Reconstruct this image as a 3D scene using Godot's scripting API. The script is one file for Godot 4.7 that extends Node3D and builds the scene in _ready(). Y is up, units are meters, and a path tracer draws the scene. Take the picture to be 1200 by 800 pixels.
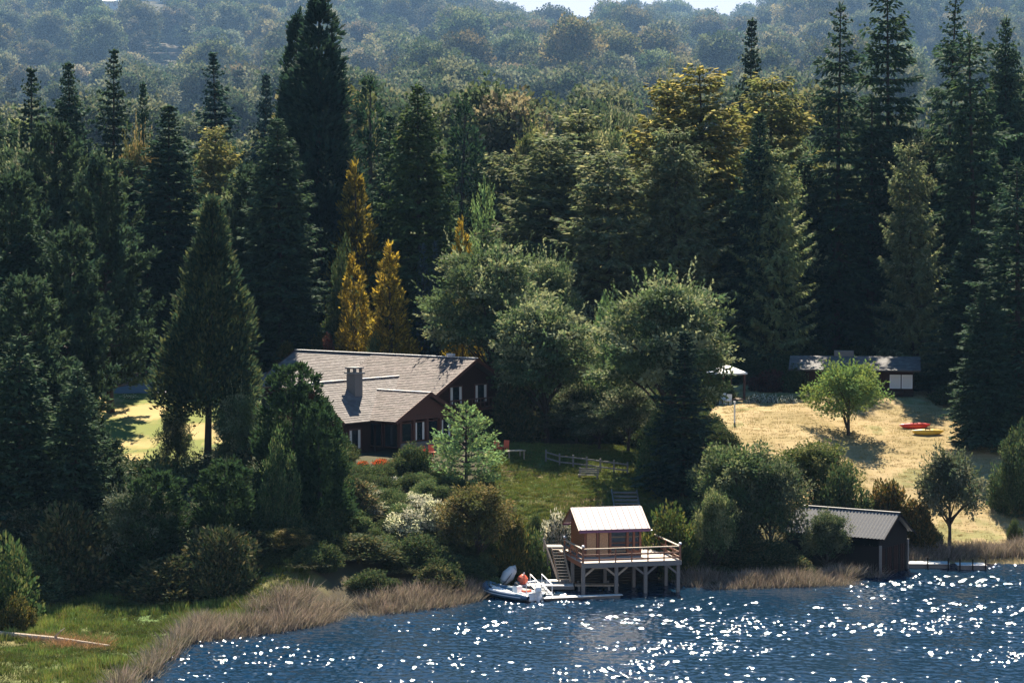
extends Node3D

# ---------------------------------------------------------------- camera numbers (photograph 1200 x 800)
const F := 2880.0
const CAM_H := 27.5
const PITCH := 0.05204
const BEECH := Color(0.07, 0.1, 0.055)
const BEECH_TIPS := Color(0.245, 0.25, 0.165)
var counts := {}
var mats := {}
var rng := RandomNumberGenerator.new()
var land := FastNoiseLite.new()
var patch := FastNoiseLite.new()

const SX := [-140.0, -60.0, -27.0, -22.0, -20.8, -15.0, -11.6, -5.0, -2.0, -0.3, 12.0, 15.0, 26.0, 30.0, 37.0, 60.0, 140.0]
const SD := [40.0, 70.0, 105.0, 140.0, 157.5, 162.0, 168.0, 172.5, 176.5, 181.8, 182.8, 181.0, 183.0, 190.5, 193.6, 196.0, 198.0]

func pl(xs: Array, ys: Array, x: float) -> float:
	if x <= xs[0]: return ys[0]
	for i in range(1, xs.size()):
		if x < xs[i]:
			return lerpf(ys[i - 1], ys[i], (x - xs[i - 1]) / (xs[i] - xs[i - 1]))
	return ys[ys.size() - 1]

func pt(u: float, v: float, d: float) -> Vector3:
	var b := (400.0 - v) / F
	var t := d / (cos(PITCH) + b * sin(PITCH))
	return Vector3((u - 600.0) / F * t, CAM_H + t * (-sin(PITCH) + b * cos(PITCH)), -d)

func far_height(u: float, d: float) -> float:
	var h := pl([240.0, 300.0, 420.0, 600.0, 800.0, 1000.0, 1300.0, 1420.0, 1700.0], [12.0, 16.5, 20.5, 38.0, 60.0, 82.0, 110.0, 112.0, 92.0], d)
	var side := 1.0 - smoothstep(480.0, 620.0, u) + smoothstep(880.0, 960.0, u)
	h += side * 34.0 * clampf((d - 800.0) / 500.0, 0.0, 1.0)
	h += land.get_noise_2d((u - 600.0) / F * d * 0.25, d * 0.25) * clampf((d - 330.0) / 300.0, 0.0, 1.0) * 9.0
	return h

func ground(x: float, d: float) -> float:
	var s := d - pl(SX, SD, x)
	if s < 0.0:
		return maxf(-4.0, s * 0.3)
	var u := 600.0 + F * x / maxf(d, 60.0)
	var wl := 1.0 - smoothstep(230.0, 380.0, u)
	var wr := smoothstep(740.0, 900.0, u)
	var hc := pl([0.0, 1.5, 6.0, 16.0, 36.0, 50.0, 80.0], [0.0, 0.5, 2.0, 4.9, 7.1, 8.2, 13.0], s)
	var hl := pl([0.0, 3.0, 12.0, 25.0, 40.0, 55.0, 72.0, 95.0], [0.0, 0.3, 0.5, 1.2, 4.0, 7.0, 10.0, 13.0], s if x > -20.8 else maxf(minf(s, 4.0), d - 158.0))
	var hr := pl([0.0, 3.0, 7.0, 18.0, 31.0, 43.0, 60.0, 80.0], [0.0, 0.6, 1.1, 4.0, 7.0, 9.4, 9.9, 12.5], s)
	var h := lerpf(hc, hl, wl)
	h = lerpf(h, hr, wr)
	if d > 235.0:
		h = lerpf(h, far_height(u, d), smoothstep(235.0, 300.0, d))
	h += land.get_noise_2d(x * 2.0, d * 2.0) * 0.5 * clampf(s / 25.0, 0.0, 1.0)
	# level ground under the lodge
	var e := Vector2(x + 11.5, d - 213.0).length()
	h = lerpf(7.2, h, smoothstep(11.0, 17.0, e))
	return h

# ---------------------------------------------------------------- naming and tagging
func numbered(called: String) -> String:
	var n: int = counts.get(called, 0)
	counts[called] = n + 1
	return called if n == 0 else "%s_%03d" % [called, n]

func tag(o: Node3D, label: String, category: String, group := "", kind := "") -> Node3D:
	o.set_meta("label", label)
	if category != "": o.set_meta("category", category)
	if group != "": o.set_meta("group", group)
	if kind != "": o.set_meta("kind", kind)
	return o

func thing(called: String, label: String, category: String, at := Vector3.ZERO, turn := 0.0, group := "") -> Node3D:
	var o := Node3D.new()
	o.name = numbered(called)
	add_child(o)
	o.position = at
	o.rotation.y = turn
	tag(o, label, category, group)
	return o

func part(parent: Node, called: String, mesh: Mesh, m: Material, at := Vector3.ZERO, rot := Vector3.ZERO) -> MeshInstance3D:
	var o := MeshInstance3D.new()
	o.name = called
	o.mesh = mesh
	o.material_override = m
	o.position = at
	o.rotation = rot
	parent.add_child(o, true)
	return o

func structure(called: String, mesh: Mesh, m: Material, label: String) -> MeshInstance3D:
	var o := part(self, numbered(called), mesh, m)
	o.set_meta("kind", "structure")
	o.set_meta("label", label)
	return o

# ---------------------------------------------------------------- materials
func lin(r: float, g: float, b: float) -> Color:
	return Color(r, g, b).linear_to_srgb()

var noise_soft: NoiseTexture2D
var noise_fine: NoiseTexture2D
var noise_grain: NoiseTexture2D

func noise_tex(freq: float, octaves: int, lo: float, hi: float, size := 512, sx := 1.0) -> NoiseTexture2D:
	var n := FastNoiseLite.new()
	n.noise_type = FastNoiseLite.TYPE_SIMPLEX_SMOOTH
	n.frequency = freq
	n.fractal_octaves = octaves
	n.seed = int(freq * 1000.0)
	var t := NoiseTexture2D.new()
	t.width = size
	t.height = size
	t.seamless = true
	t.noise = n
	var g := Gradient.new()
	g.set_color(0, Color(lo, lo, lo))
	g.set_color(1, Color(hi, hi, hi))
	t.color_ramp = g
	return t

func plain(key: String, col: Color, rough := 0.8, metal := 0.0, tex: Texture2D = null, scale := 1.0) -> StandardMaterial3D:
	if mats.has(key): return mats[key]
	var m := StandardMaterial3D.new()
	m.resource_name = key
	m.albedo_color = col
	m.roughness = rough
	m.metallic = metal
	if tex:
		m.albedo_texture = tex
		m.uv1_triplanar = true
		m.uv1_scale = Vector3.ONE * scale
	mats[key] = m
	return m

func leafmat(key: String, tint := Color(1, 1, 1), back := 0.72, rough := 0.8) -> StandardMaterial3D:
	if mats.has(key): return mats[key]
	var m := StandardMaterial3D.new()
	m.resource_name = key
	m.albedo_color = tint.linear_to_srgb() if tint != Color(1, 1, 1) else tint
	m.vertex_color_use_as_albedo = true
	m.roughness = rough
	m.metallic_specular = 0.2
	m.cull_mode = BaseMaterial3D.CULL_DISABLED
	m.backlight_enabled = true
	m.backlight = Color(back, back, back * 0.85).linear_to_srgb()
	mats[key] = m
	return m

func vcol(key: String, rough := 0.8, metal := 0.0, spec := 0.5) -> StandardMaterial3D:
	if mats.has(key): return mats[key]
	var m := StandardMaterial3D.new()
	m.resource_name = key
	m.vertex_color_use_as_albedo = true
	m.roughness = rough
	m.metallic = metal
	m.metallic_specular = spec
	mats[key] = m
	return m

# ---------------------------------------------------------------- mesh builders
class Leafy:
	var v := PackedVector3Array()
	var c := PackedColorArray()
	var ix := PackedInt32Array()
	func leaf(p: Vector3, d: Vector3, s: Vector3, col: Color) -> void:
		var n := v.size()
		var m := p + d * 0.45
		v.append(p); v.append(m + s); v.append(p + d); v.append(m - s)
		c.append(col); c.append(col); c.append(col); c.append(col)
		ix.append(n); ix.append(n + 1); ix.append(n + 2); ix.append(n); ix.append(n + 2); ix.append(n + 3)
	func tri(a: Vector3, b: Vector3, d: Vector3, col: Color) -> void:
		var n := v.size()
		v.append(a); v.append(b); v.append(d)
		c.append(col); c.append(col); c.append(col)
		ix.append(n); ix.append(n + 1); ix.append(n + 2)
	func quad(a: Vector3, b: Vector3, d: Vector3, e: Vector3, col: Color) -> void:
		var n := v.size()
		v.append(a); v.append(b); v.append(d); v.append(e)
		c.append(col); c.append(col); c.append(col); c.append(col)
		ix.append(n); ix.append(n + 1); ix.append(n + 2); ix.append(n); ix.append(n + 2); ix.append(n + 3)
	func box(at: Vector3, bx: Vector3, by: Vector3, bz: Vector3, col: Color) -> void:
		# half-axis vectors
		var p := []
		for k in 8:
			p.append(at + bx * (1.0 if k & 1 else -1.0) + by * (1.0 if k & 2 else -1.0) + bz * (1.0 if k & 4 else -1.0))
		quad(p[4], p[6], p[7], p[5], col)
		quad(p[1], p[3], p[2], p[0], col)
		quad(p[5], p[7], p[3], p[1], col)
		quad(p[0], p[2], p[6], p[4], col)
		quad(p[6], p[2], p[3], p[7], col)
		quad(p[0], p[4], p[5], p[1], col)
	func bar(a: Vector3, b: Vector3, w: float, h: float, col: Color) -> void:
		var d := (b - a)
		var side := d.cross(Vector3.UP)
		if side.length() < 0.001 * d.length(): side = Vector3.RIGHT
		side = side.normalized()
		var up := side.cross(d).normalized()
		box((a + b) * 0.5, d * 0.5, up * h * 0.5, side * w * 0.5, col)
	func tube(pts: Array, radii: Array, sides: int, col: Color) -> void:
		for k in range(1, pts.size()):
			var a: Vector3 = pts[k - 1]
			var b: Vector3 = pts[k]
			var d := (b - a).normalized()
			var x := d.cross(Vector3(0.31, 0.2, 0.93)).normalized()
			var y := d.cross(x)
			for i in sides:
				var t0 := TAU * i / sides
				var t1 := TAU * (i + 1) / sides
				var e0 := x * cos(t0) + y * sin(t0)
				var e1 := x * cos(t1) + y * sin(t1)
				quad(a + e0 * radii[k - 1], a + e1 * radii[k - 1], b + e1 * radii[k], b + e0 * radii[k], col)
	func mesh() -> ArrayMesh:
		var arr := []
		arr.resize(Mesh.ARRAY_MAX)
		arr[Mesh.ARRAY_VERTEX] = v
		arr[Mesh.ARRAY_COLOR] = c
		arr[Mesh.ARRAY_INDEX] = ix
		var m := ArrayMesh.new()
		m.add_surface_from_arrays(Mesh.PRIMITIVE_TRIANGLES, arr)
		return m

func vary(col: Color, amount: float) -> Color:
	var k := 1.0 + rng.randf_range(-amount, amount)
	var w := rng.randf_range(-amount, amount) * 0.35
	return Color(col.r * k * (1.0 + w), col.g * k, col.b * k * (1.0 - w))

func ball() -> Vector3:
	var z := rng.randf_range(-1.0, 1.0)
	var a := rng.randf() * TAU
	var r := sqrt(1.0 - z * z)
	return Vector3(r * cos(a), z, r * sin(a))

# a puff of leaves: leaves spread over a flattened ball, pointing away from its middle
func puff(lf: Leafy, at: Vector3, rx: float, ry: float, n: int, size: float, wide: float, col: Color, lift := 0.2, out := Vector3.ZERO, spread := 0.3) -> void:
	for k in n:
		var b := ball()
		var r := pow(rng.randf(), 0.45)
		var p := at + Vector3(b.x * rx, b.y * ry, b.z * rx) * r
		var d := (b * 0.8 + Vector3(0, lift, 0) + out + ball() * 0.7).normalized()
		var s := d.cross(Vector3.UP + ball() * 0.9).normalized()
		var L := size * rng.randf_range(0.6, 1.25)
		lf.leaf(p, d * L, s * L * wide, vary(col, spread))

func trunk_mesh(h: float, r: float, bend := 0.0, top := 0.12) -> Leafy:
	var t := Leafy.new()
	var p := []
	var q := []
	for k in 8:
		var s := k / 7.0
		p.append(Vector3(sin(s * 2.3) * bend, -0.6 + (h + 0.6) * s, cos(s * 3.1) * bend - bend))
		q.append(lerpf(r, r * top, pow(s, 0.8)) * (1.35 if k == 0 else 1.0))
	t.tube(p, q, 8, Color(1, 1, 1))
	return t

# tiered conifer: whorls of drooping branches carrying flat sprays of twigs
func make_fir(seed_: int, h: float, r: float, levels: int, per: int, o: Dictionary) -> Dictionary:
	rng.seed = seed_
	var lf := Leafy.new()
	var tk := trunk_mesh(h * 0.98, h * 0.013 + 0.08)
	var b0: float = o.get("bare", 0.06)
	var col: Color = o.get("col", Color(0.035, 0.066, 0.04))
	var power: float = o.get("power", 0.8)
	var droop: float = o.get("droop", 0.35)
	var rough: float = o.get("rough", 0.2)
	var tw: float = o.get("twig", 0.9)
	var width: float = o.get("wide", 0.2)
	var gap: float = o.get("gap", 0.0)
	var tips: Color = o.get("tips", Color(col.r * 1.7, col.g * 1.55, col.b * 1.3))
	for i in levels:
		var t := (i + rng.randf_range(-0.3, 0.3)) / levels
		t = clampf(t, 0.0, 0.995)
		var y := h * (b0 + (1.0 - b0) * t)
		var R := r * pow(1.0 - t, power) + 0.25
		if t < 0.12: R *= 0.75 + t * 2.0
		var tier := rng.randf_range(1.0 - rough, 1.0 + rough * 0.5)
		var n := per if t < 0.85 else maxi(3, per - 2)
		var turn := rng.randf() * TAU
		for k in n:
			if rng.randf() < gap: continue
			var az := turn + TAU * (k + rng.randf_range(-0.3, 0.3)) / n
			var out := Vector3(cos(az), 0, sin(az))
			var side := Vector3(-sin(az), 0, cos(az))
			var L := R * tier * rng.randf_range(1.0 - rough, 1.0 + rough * 0.6)
			var rise := lerpf(-droop * 0.5, 0.55, t * t) + rng.randf_range(-0.1, 0.1)
			var sag := -droop * (1.0 - t) * 0.7
			var tip := 0.25 * droop + 0.15
			var base := Vector3(0, y, 0)
			var bc := vary(col, 0.2)
			if L > 1.5:
				var mid := base + out * L * 0.5 + Vector3(0, L * (rise * 0.5 + sag * 0.25), 0)
				tk.tube([base, mid], [0.03 + L * 0.012, 0.02], 3, Color(1, 1, 1))
			var steps := maxi(3, int(L / 0.42))
			for j in steps:
				var s := (j + 0.6) / steps
				if s < 0.12: continue
				var p := base + out * L * s + Vector3(0, L * (rise * s + sag * s * s + tip * s * s * s * 0.5), 0)
				var len := tw * (0.35 + 0.9 * sin(PI * clampf(s * 0.85 + 0.1, 0.0, 1.0))) * clampf(L / 2.5, 0.35, 1.15)
				for e in [-1.0, 1.0]:
					var d: Vector3 = (out * 0.65 + side * e * rng.randf_range(0.5, 1.0) + Vector3(0, rng.randf_range(-0.4, 0.12), 0)).normalized()
					var up := (Vector3.UP + ball() * 0.6)
					var sd := d.cross(up).normalized()
					lf.leaf(p, d * len * rng.randf_range(0.7, 1.2), sd * width * rng.randf_range(0.7, 1.3), vary(tips if rng.randf() < 0.3 else bc, 0.28))
					for rep in (2 if rng.randf() < 0.6 else 1):
						var d2 := (d + ball() * 0.55 + Vector3(0, -0.25, 0)).normalized()
						lf.leaf(p + d * len * rng.randf_range(0.1, 0.6), d2 * len * 0.7, d2.cross(ball()).normalized() * width * 0.8, vary(bc, 0.28))
			var tipp := base + out * L + Vector3(0, L * (rise + sag + tip * 0.5), 0)
			lf.leaf(tipp - out * 0.4, (out + Vector3(0, 0.15, 0)) * 0.8, side * width, vary(tips, 0.25))
	for k in 14:
		var d3 := (Vector3(0, 1.0, 0) + ball() * 0.45).normalized()
		lf.leaf(Vector3(0, h * (0.955 + 0.03 * rng.randf()), 0), d3 * h * 0.028, d3.cross(ball()).normalized() * 0.1, vary(col, 0.2))
	return {"crown": lf.mesh(), "trunk": tk.mesh(), "h": h, "r": r}

# dense cone of upswept sprays (cypress, sequoia)
func make_cypress(seed_: int, h: float, r: float, clumps: int, n: int, o: Dictionary) -> Dictionary:
	rng.seed = seed_
	var lf := Leafy.new()
	var tk := trunk_mesh(h * 0.95, h * 0.016 + 0.1)
	var col: Color = o.get("col", Color(0.03, 0.06, 0.038))
	var b0: float = o.get("bare", 0.02)
	var power: float = o.get("power", 0.75)
	var size: float = o.get("size", 0.55)
	var upw: float = o.get("up", 0.7)
	var cl: float = o.get("clump", 0.22)
	var tips: Color = o.get("tips", col)
	for i in clumps:
		var t := 1.0 - sqrt(rng.randf())
		if rng.randf() < o.get("even", 0.15): t = rng.randf()
		var az := rng.randf() * TAU
		var prof := pow(1.0 - t, power) * minf(1.0, 0.72 + t * 3.0)
		var lob := 1.0 + 0.16 * sin(az * 3.0 + t * 11.0 + seed_) + 0.10 * sin(az * 5.0 - t * 23.0)
		var R := r * prof * lob
		var q := rng.randf_range(0.72, 1.0) if rng.randf() < 0.8 else rng.randf_range(0.2, 0.75)
		var out := Vector3(cos(az), 0, sin(az))
		var at := out * R * q + Vector3(0, h * (b0 + (1.0 - b0) * t), 0)
		var cr := r * cl * (0.45 + 0.75 * (1.0 - t)) * rng.randf_range(0.7, 1.2)
		var cc := vary(col, 0.22)
		for k in n:
			var b := ball()
			var p := at + Vector3(b.x * cr, b.y * cr * 1.25, b.z * cr) * pow(rng.randf(), 0.4)
			var d := (out * 0.55 + Vector3(0, upw, 0) + b * 0.6 + ball() * 0.3).normalized()
			var L := size * rng.randf_range(0.6, 1.3)
			var mixc := cc.lerp(tips, rng.randf()) if rng.randf() < 0.55 else cc
			lf.leaf(p, d * L, d.cross(ball()).normalized() * L * 0.22, vary(mixc, 0.22))
	for k in 30:
		var d3 := (Vector3(0, 1.0, 0) + ball() * 0.35).normalized()
		lf.leaf(Vector3(0, h * (0.93 + 0.05 * rng.randf()), 0), d3 * size * 1.3, d3.cross(ball()).normalized() * size * 0.2, vary(tips, 0.2))
	return {"crown": lf.mesh(), "trunk": tk.mesh(), "h": h, "r": r}

# broadleaved tree: limbs carrying many flattened sprays in layers
func make_beech(seed_: int, h: float, r: float, clumps: int, n: int, o: Dictionary) -> Dictionary:
	rng.seed = seed_
	var lf := Leafy.new()
	var col: Color = o.get("col", Color(0.07, 0.1, 0.045))
	var size: float = o.get("size", 0.36)
	var flat: float = o.get("flat", 0.38)
	var low: float = o.get("low", 0.12)
	var cl: float = o.get("clump", 0.24)
	var tips: Color = o.get("tips", col)
	var tk := trunk_mesh(h * 0.75, h * 0.02 + 0.06, h * 0.015, 0.25)
	var lobes := []
	var lob: float = o.get("lobe", 0.42)
	for k in 15:
		var az := TAU * k * 0.382 + rng.randf_range(-0.3, 0.3)
		lobes.append(Vector3(cos(az), rng.randf_range(-0.5, 0.9), sin(az)).normalized())
	for i in clumps:
		var b := ball()
		if b.y < -0.6: b.y = -b.y
		var bump := 0.0
		for l in lobes:
			bump = maxf(bump, pow(maxf(0.0, b.dot(l)), 9.0))
		var q := pow(rng.randf(), 0.28) if rng.randf() < 0.85 else rng.randf()
		var rr := (1.05 - lob + lob * bump + rng.randf_range(-0.06, 0.1)) * q
		var top := h * (0.5 + low * 0.5)
		var half := h * (0.5 - low * 0.5)
		var widen := 1.0 - 0.22 * maxf(0.0, b.y)
		var at := Vector3(b.x * r * rr * widen, top + b.y * half * minf(rr, 0.97) * 0.92, b.z * r * rr * widen)
		var cr := r * cl * rng.randf_range(0.65, 1.2)
		var cc := vary(col, 0.2)
		if rng.randf() < 0.35: cc = cc.lerp(tips, 0.7)
		var out := Vector3(b.x, 0, b.z) * 0.5
		if i % 7 == 0 and q > 0.6:
			var st := Vector3(0, maxf(h * low * 0.8, at.y - r * 0.55), 0)
			tk.tube([st, st.lerp(at, 0.5) + Vector3(0, r * 0.06, 0), at], [0.05 + r * 0.012, 0.04 + r * 0.006, 0.02], 4, Color(1, 1, 1))
		puff(lf, at, cr, cr * flat, n, size, o.get("wide", 0.32), cc, 0.12, out, 0.25)
		# a longer shoot that breaks the outline
		if rng.randf() < o.get("shoots", 0.5):
			var d := (b + Vector3(0, 0.35, 0) + ball() * 0.3).normalized()
			for k in 7:
				var dd := (d + ball() * 0.8).normalized()
				lf.leaf(at + d * cr * (0.7 + 0.16 * k), dd * size, dd.cross(ball()).normalized() * size * 0.28, vary(cc, 0.2))
	return {"crown": lf.mesh(), "trunk": tk.mesh(), "h": h, "r": r}

# shrub: clumped dome down to the ground
func make_shrub(seed_: int, h: float, r: float, clumps: int, n: int, o: Dictionary) -> Dictionary:
	rng.seed = seed_
	var lf := Leafy.new()
	var col: Color = o.get("col", Color(0.05, 0.085, 0.04))
	var tips: Color = o.get("tips", col)
	var size: float = o.get("size", 0.26)
	var upw: float = o.get("up", 0.5)
	var cl: float = o.get("clump", 0.26)
	var sharp: float = o.get("sharp", 0.0)
	var share: float = o.get("share", 0.35)
	var tk := Leafy.new()
	for k in 6:
		var az := TAU * k / 6.0 + rng.randf_range(-0.4, 0.4)
		var e := Vector3(cos(az) * r * 0.5, h * 0.6, sin(az) * r * 0.5)
		tk.tube([Vector3(0, -0.3, 0), e * 0.5, e], [0.06, 0.05, 0.02], 4, Color(1, 1, 1))
	for i in clumps:
		var b := ball()
		b.y = absf(b.y)
		var az := atan2(b.z, b.x)
		var lob := 0.86 + 0.14 * sin(az * 3.0 + seed_) + 0.1 * sin(az * 7.0 + b.y * 6.0)
		var q := rng.randf_range(0.78, 1.0) if rng.randf() < 0.85 else rng.randf_range(0.3, 0.8)
		var wide := lerpf(1.0, 1.0 - b.y * 0.9, sharp)
		var belly := 1.0 if b.y > 0.25 else 0.82 + b.y * 0.72
		var at := Vector3(b.x * r * lob * q * wide * belly, b.y * h * 0.9 * lob * q, b.z * r * lob * q * wide * belly)
		var cr := r * cl * rng.randf_range(0.6, 1.2)
		var cc := vary(col, 0.2)
		for k in n:
			var e := ball()
			var p := at + Vector3(e.x * cr, e.y * cr * 0.9, e.z * cr) * pow(rng.randf(), 0.4)
			if p.y < 0.0: p.y = -p.y * 0.3
			var d := (Vector3(b.x, 0, b.z) * 0.5 + Vector3(0, upw, 0) + e * 0.7 + ball() * 0.4).normalized()
			var L := size * rng.randf_range(0.6, 1.3)
			var c2 := tips if rng.randf() < share else cc
			lf.leaf(p, d * L, d.cross(ball()).normalized() * L * 0.28, vary(c2, 0.25))
	return {"crown": lf.mesh(), "trunk": tk.mesh(), "h": h, "r": r}

# young pine: whorls of upswept branches with brush-like tips
func make_pine(seed_: int, h: float, r: float, o: Dictionary) -> Dictionary:
	rng.seed = seed_
	var lf := Leafy.new()
	var col: Color = o.get("col", Color(0.1, 0.17, 0.08))
	var tk := trunk_mesh(h * 0.95, h * 0.014 + 0.06)
	var levels: int = o.get("levels", 12)
	var dense: int = o.get("dense", 26)
	var size: float = o.get("size", 0.34)
	var b0: float = o.get("bare", 0.05)
	var power: float = o.get("power", 0.55)
	for i in levels:
		var t := (i + 0.4 * rng.randf()) / levels
		var R := r * pow(1.0 - t, power) * rng.randf_range(0.8, 1.1)
		if t < 0.15: R *= 0.85
		var n := 8 if t < 0.7 else 5
		for k in n:
			var az := TAU * (k + rng.randf_range(-0.35, 0.35)) / n + i * 0.7
			var out := Vector3(cos(az), 0, sin(az))
			var L := R * rng.randf_range(0.65, 1.12)
			var y := h * (b0 + (0.97 - b0) * t)
			var rise := lerpf(0.15, 0.8, t) + rng.randf_range(-0.1, 0.15)
			var mid := Vector3(0, y, 0) + out * L * 0.55 + Vector3(0, L * rise * 0.35, 0)
			var tip := Vector3(0, y, 0) + out * L + Vector3(0, L * rise, 0)
			tk.tube([Vector3(0, y, 0), mid, tip], [0.05 + L * 0.01, 0.035, 0.015], 3, Color(1, 1, 1))
			var cc := vary(col, 0.22)
			var m := int(dense * clampf(L / 2.0, 0.3, 1.6))
			for j in m:
				var s := 0.3 + 0.75 * pow(rng.randf(), 0.7)
				var p := (Vector3(0, y, 0).lerp(mid, s / 0.55) if s < 0.55 else mid.lerp(tip, (s - 0.55) / 0.45)) + ball() * 0.22 * clampf(L / 2.0, 0.4, 1.4)
				var d := (out * 0.6 + Vector3(0, 0.65, 0) + ball() * 0.9).normalized()
				lf.leaf(p, d * size * rng.randf_range(0.7, 1.4), d.cross(ball()).normalized() * size * 0.22, vary(cc, 0.25))
	for k in 40:
		var d3 := (Vector3(0, 1.0, 0) + ball() * 0.4).normalized()
		lf.leaf(Vector3(0, h * (0.92 + 0.07 * rng.randf()), 0), d3 * size * 1.5, d3.cross(ball()).normalized() * size * 0.2, vary(col, 0.2))
	return {"crown": lf.mesh(), "trunk": tk.mesh(), "h": h, "r": r}

var kinds := {}
var bark: StandardMaterial3D

# plant one tree: pixel column and the row of its top, its ground distance, crown width in pixels
func plant(kind: String, called: String, u: float, vtop: float, d: float, wpx: float, tint: String, label: String, category := "tree", group := "", min_h := 0.5) -> Node3D:
	var k: Dictionary = kinds[kind]
	var x := (u - 600.0) / F * d * 1.0
	var y := ground(x, d)
	var top := pt(u, vtop, d)
	var h := maxf(min_h, top.y - y)
	var w := wpx * d / F * 0.5
	var o := thing(called, label, category, Vector3(x, y - 0.05, -d), rng.randf() * TAU, group)
	var sc := Vector3(w / k.r, h / k.h, w / k.r)
	var tr := part(o, "trunk", k.trunk, bark)
	tr.scale = sc
	o.rotation.x = rng.randf_range(-0.035, 0.035)
	o.rotation.z = rng.randf_range(-0.035, 0.035)
	var cr := part(o, "crown", k.crown, mats[tint])
	cr.scale = sc
	return o

# ---------------------------------------------------------------- ground, water
func surface_grid(xs: PackedFloat32Array, ds: PackedFloat32Array, fan: bool, hf: Callable, cf: Callable) -> ArrayMesh:
	var v := PackedVector3Array()
	var c := PackedColorArray()
	var ix := PackedInt32Array()
	var nx := xs.size()
	for d in ds:
		for x0 in xs:
			var x: float = x0 * (40.0 + 0.36 * d) if fan else x0
			var y: float = hf.call(x, d)
			v.append(Vector3(x, y, -d))
			c.append(cf.call(x, d, y))
	for j in range(ds.size() - 1):
		for i in range(nx - 1):
			var a := j * nx + i
			ix.append(a); ix.append(a + nx); ix.append(a + 1)
			ix.append(a + 1); ix.append(a + nx); ix.append(a + nx + 1)
	var n := PackedVector3Array()
	n.resize(v.size())
	for t in range(0, ix.size(), 3):
		var p0 := v[ix[t]]
		var nn := (v[ix[t + 2]] - p0).cross(v[ix[t + 1]] - p0)
		for k in 3:
			n[ix[t + k]] += nn
	for i in n.size():
		var q := n[i].normalized()
		n[i] = q if q.y > 0.0 else -q
	var arr := []
	arr.resize(Mesh.ARRAY_MAX)
	arr[Mesh.ARRAY_VERTEX] = v
	arr[Mesh.ARRAY_NORMAL] = n
	arr[Mesh.ARRAY_COLOR] = c
	arr[Mesh.ARRAY_INDEX] = ix
	var m := ArrayMesh.new()
	m.add_surface_from_arrays(Mesh.PRIMITIVE_TRIANGLES, arr)
	return m

func span(a: float, b: float, n: int) -> PackedFloat32Array:
	var r := PackedFloat32Array()
	for k in n + 1:
		r.append(a + (b - a) * k / n)
	return r

func soil(x: float, d: float, _y: float) -> Color:
	var n := patch.get_noise_2d(x * 3.0, d * 3.0)
	var c := Color(0.055, 0.055, 0.03).lerp(Color(0.075, 0.06, 0.04), clampf(n + 0.5, 0.0, 1.0))
	var s := d - pl(SX, SD, x)
	if x < -14.0 and s > -1.0 and d < 172.0:
		c = Color(0.09, 0.14, 0.045).lerp(Color(0.16, 0.14, 0.06), clampf(n * 1.5 + 0.5, 0.0, 1.0))
	return c

func build_ground() -> void:
	var ds := PackedFloat32Array()
	var d := 40.0
	while d < 1750.0:
		ds.append(d)
		d += 4.0 if d < 130.0 else (1.0 if d < 250.0 else (3.0 if d < 420.0 else 14.0))
	var g := structure("ground", surface_grid(span(-1, 1, 130), ds, true, ground, soil), vcol("soil", 0.95, 0.0, 0.2), "wooded hillside rising from the lake shore")
	g.set_meta("kind", "structure")

func lawn(label: String, poly: PackedVector2Array, col: Callable, step := 0.55) -> void:
	# poly in (x, distance)
	var lo := poly[0]
	var hi := poly[0]
	for p in poly:
		lo = lo.min(p)
		hi = hi.max(p)
	var lf := Leafy.new()
	var nx := int((hi.x - lo.x) / step) + 1
	var nd := int((hi.y - lo.y) / step) + 1
	for j in nd:
		for i in nx:
			var cx := lo.x + i * step
			var cd := lo.y + j * step
			var w := Vector2(patch.get_noise_2d(cx * 9.0, cd * 9.0), patch.get_noise_2d(cx * 9.0 + 300.0, cd * 9.0)) * 1.6
			if not Geometry2D.is_point_in_polygon(Vector2(cx, cd) + w, poly): continue
			var p := []
			for e in [[0, 0], [1, 0], [1, 1], [0, 1]]:
				var x: float = cx + e[0] * step
				var dd: float = cd + e[1] * step
				p.append(Vector3(x, ground(x, dd) + 0.12, -dd))
			lf.quad(p[3], p[2], p[1], p[0], col.call(cx, cd))
	structure("lawn", lf.mesh(), vcol("lawn", 0.95, 0.0, 0.2), label)

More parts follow.
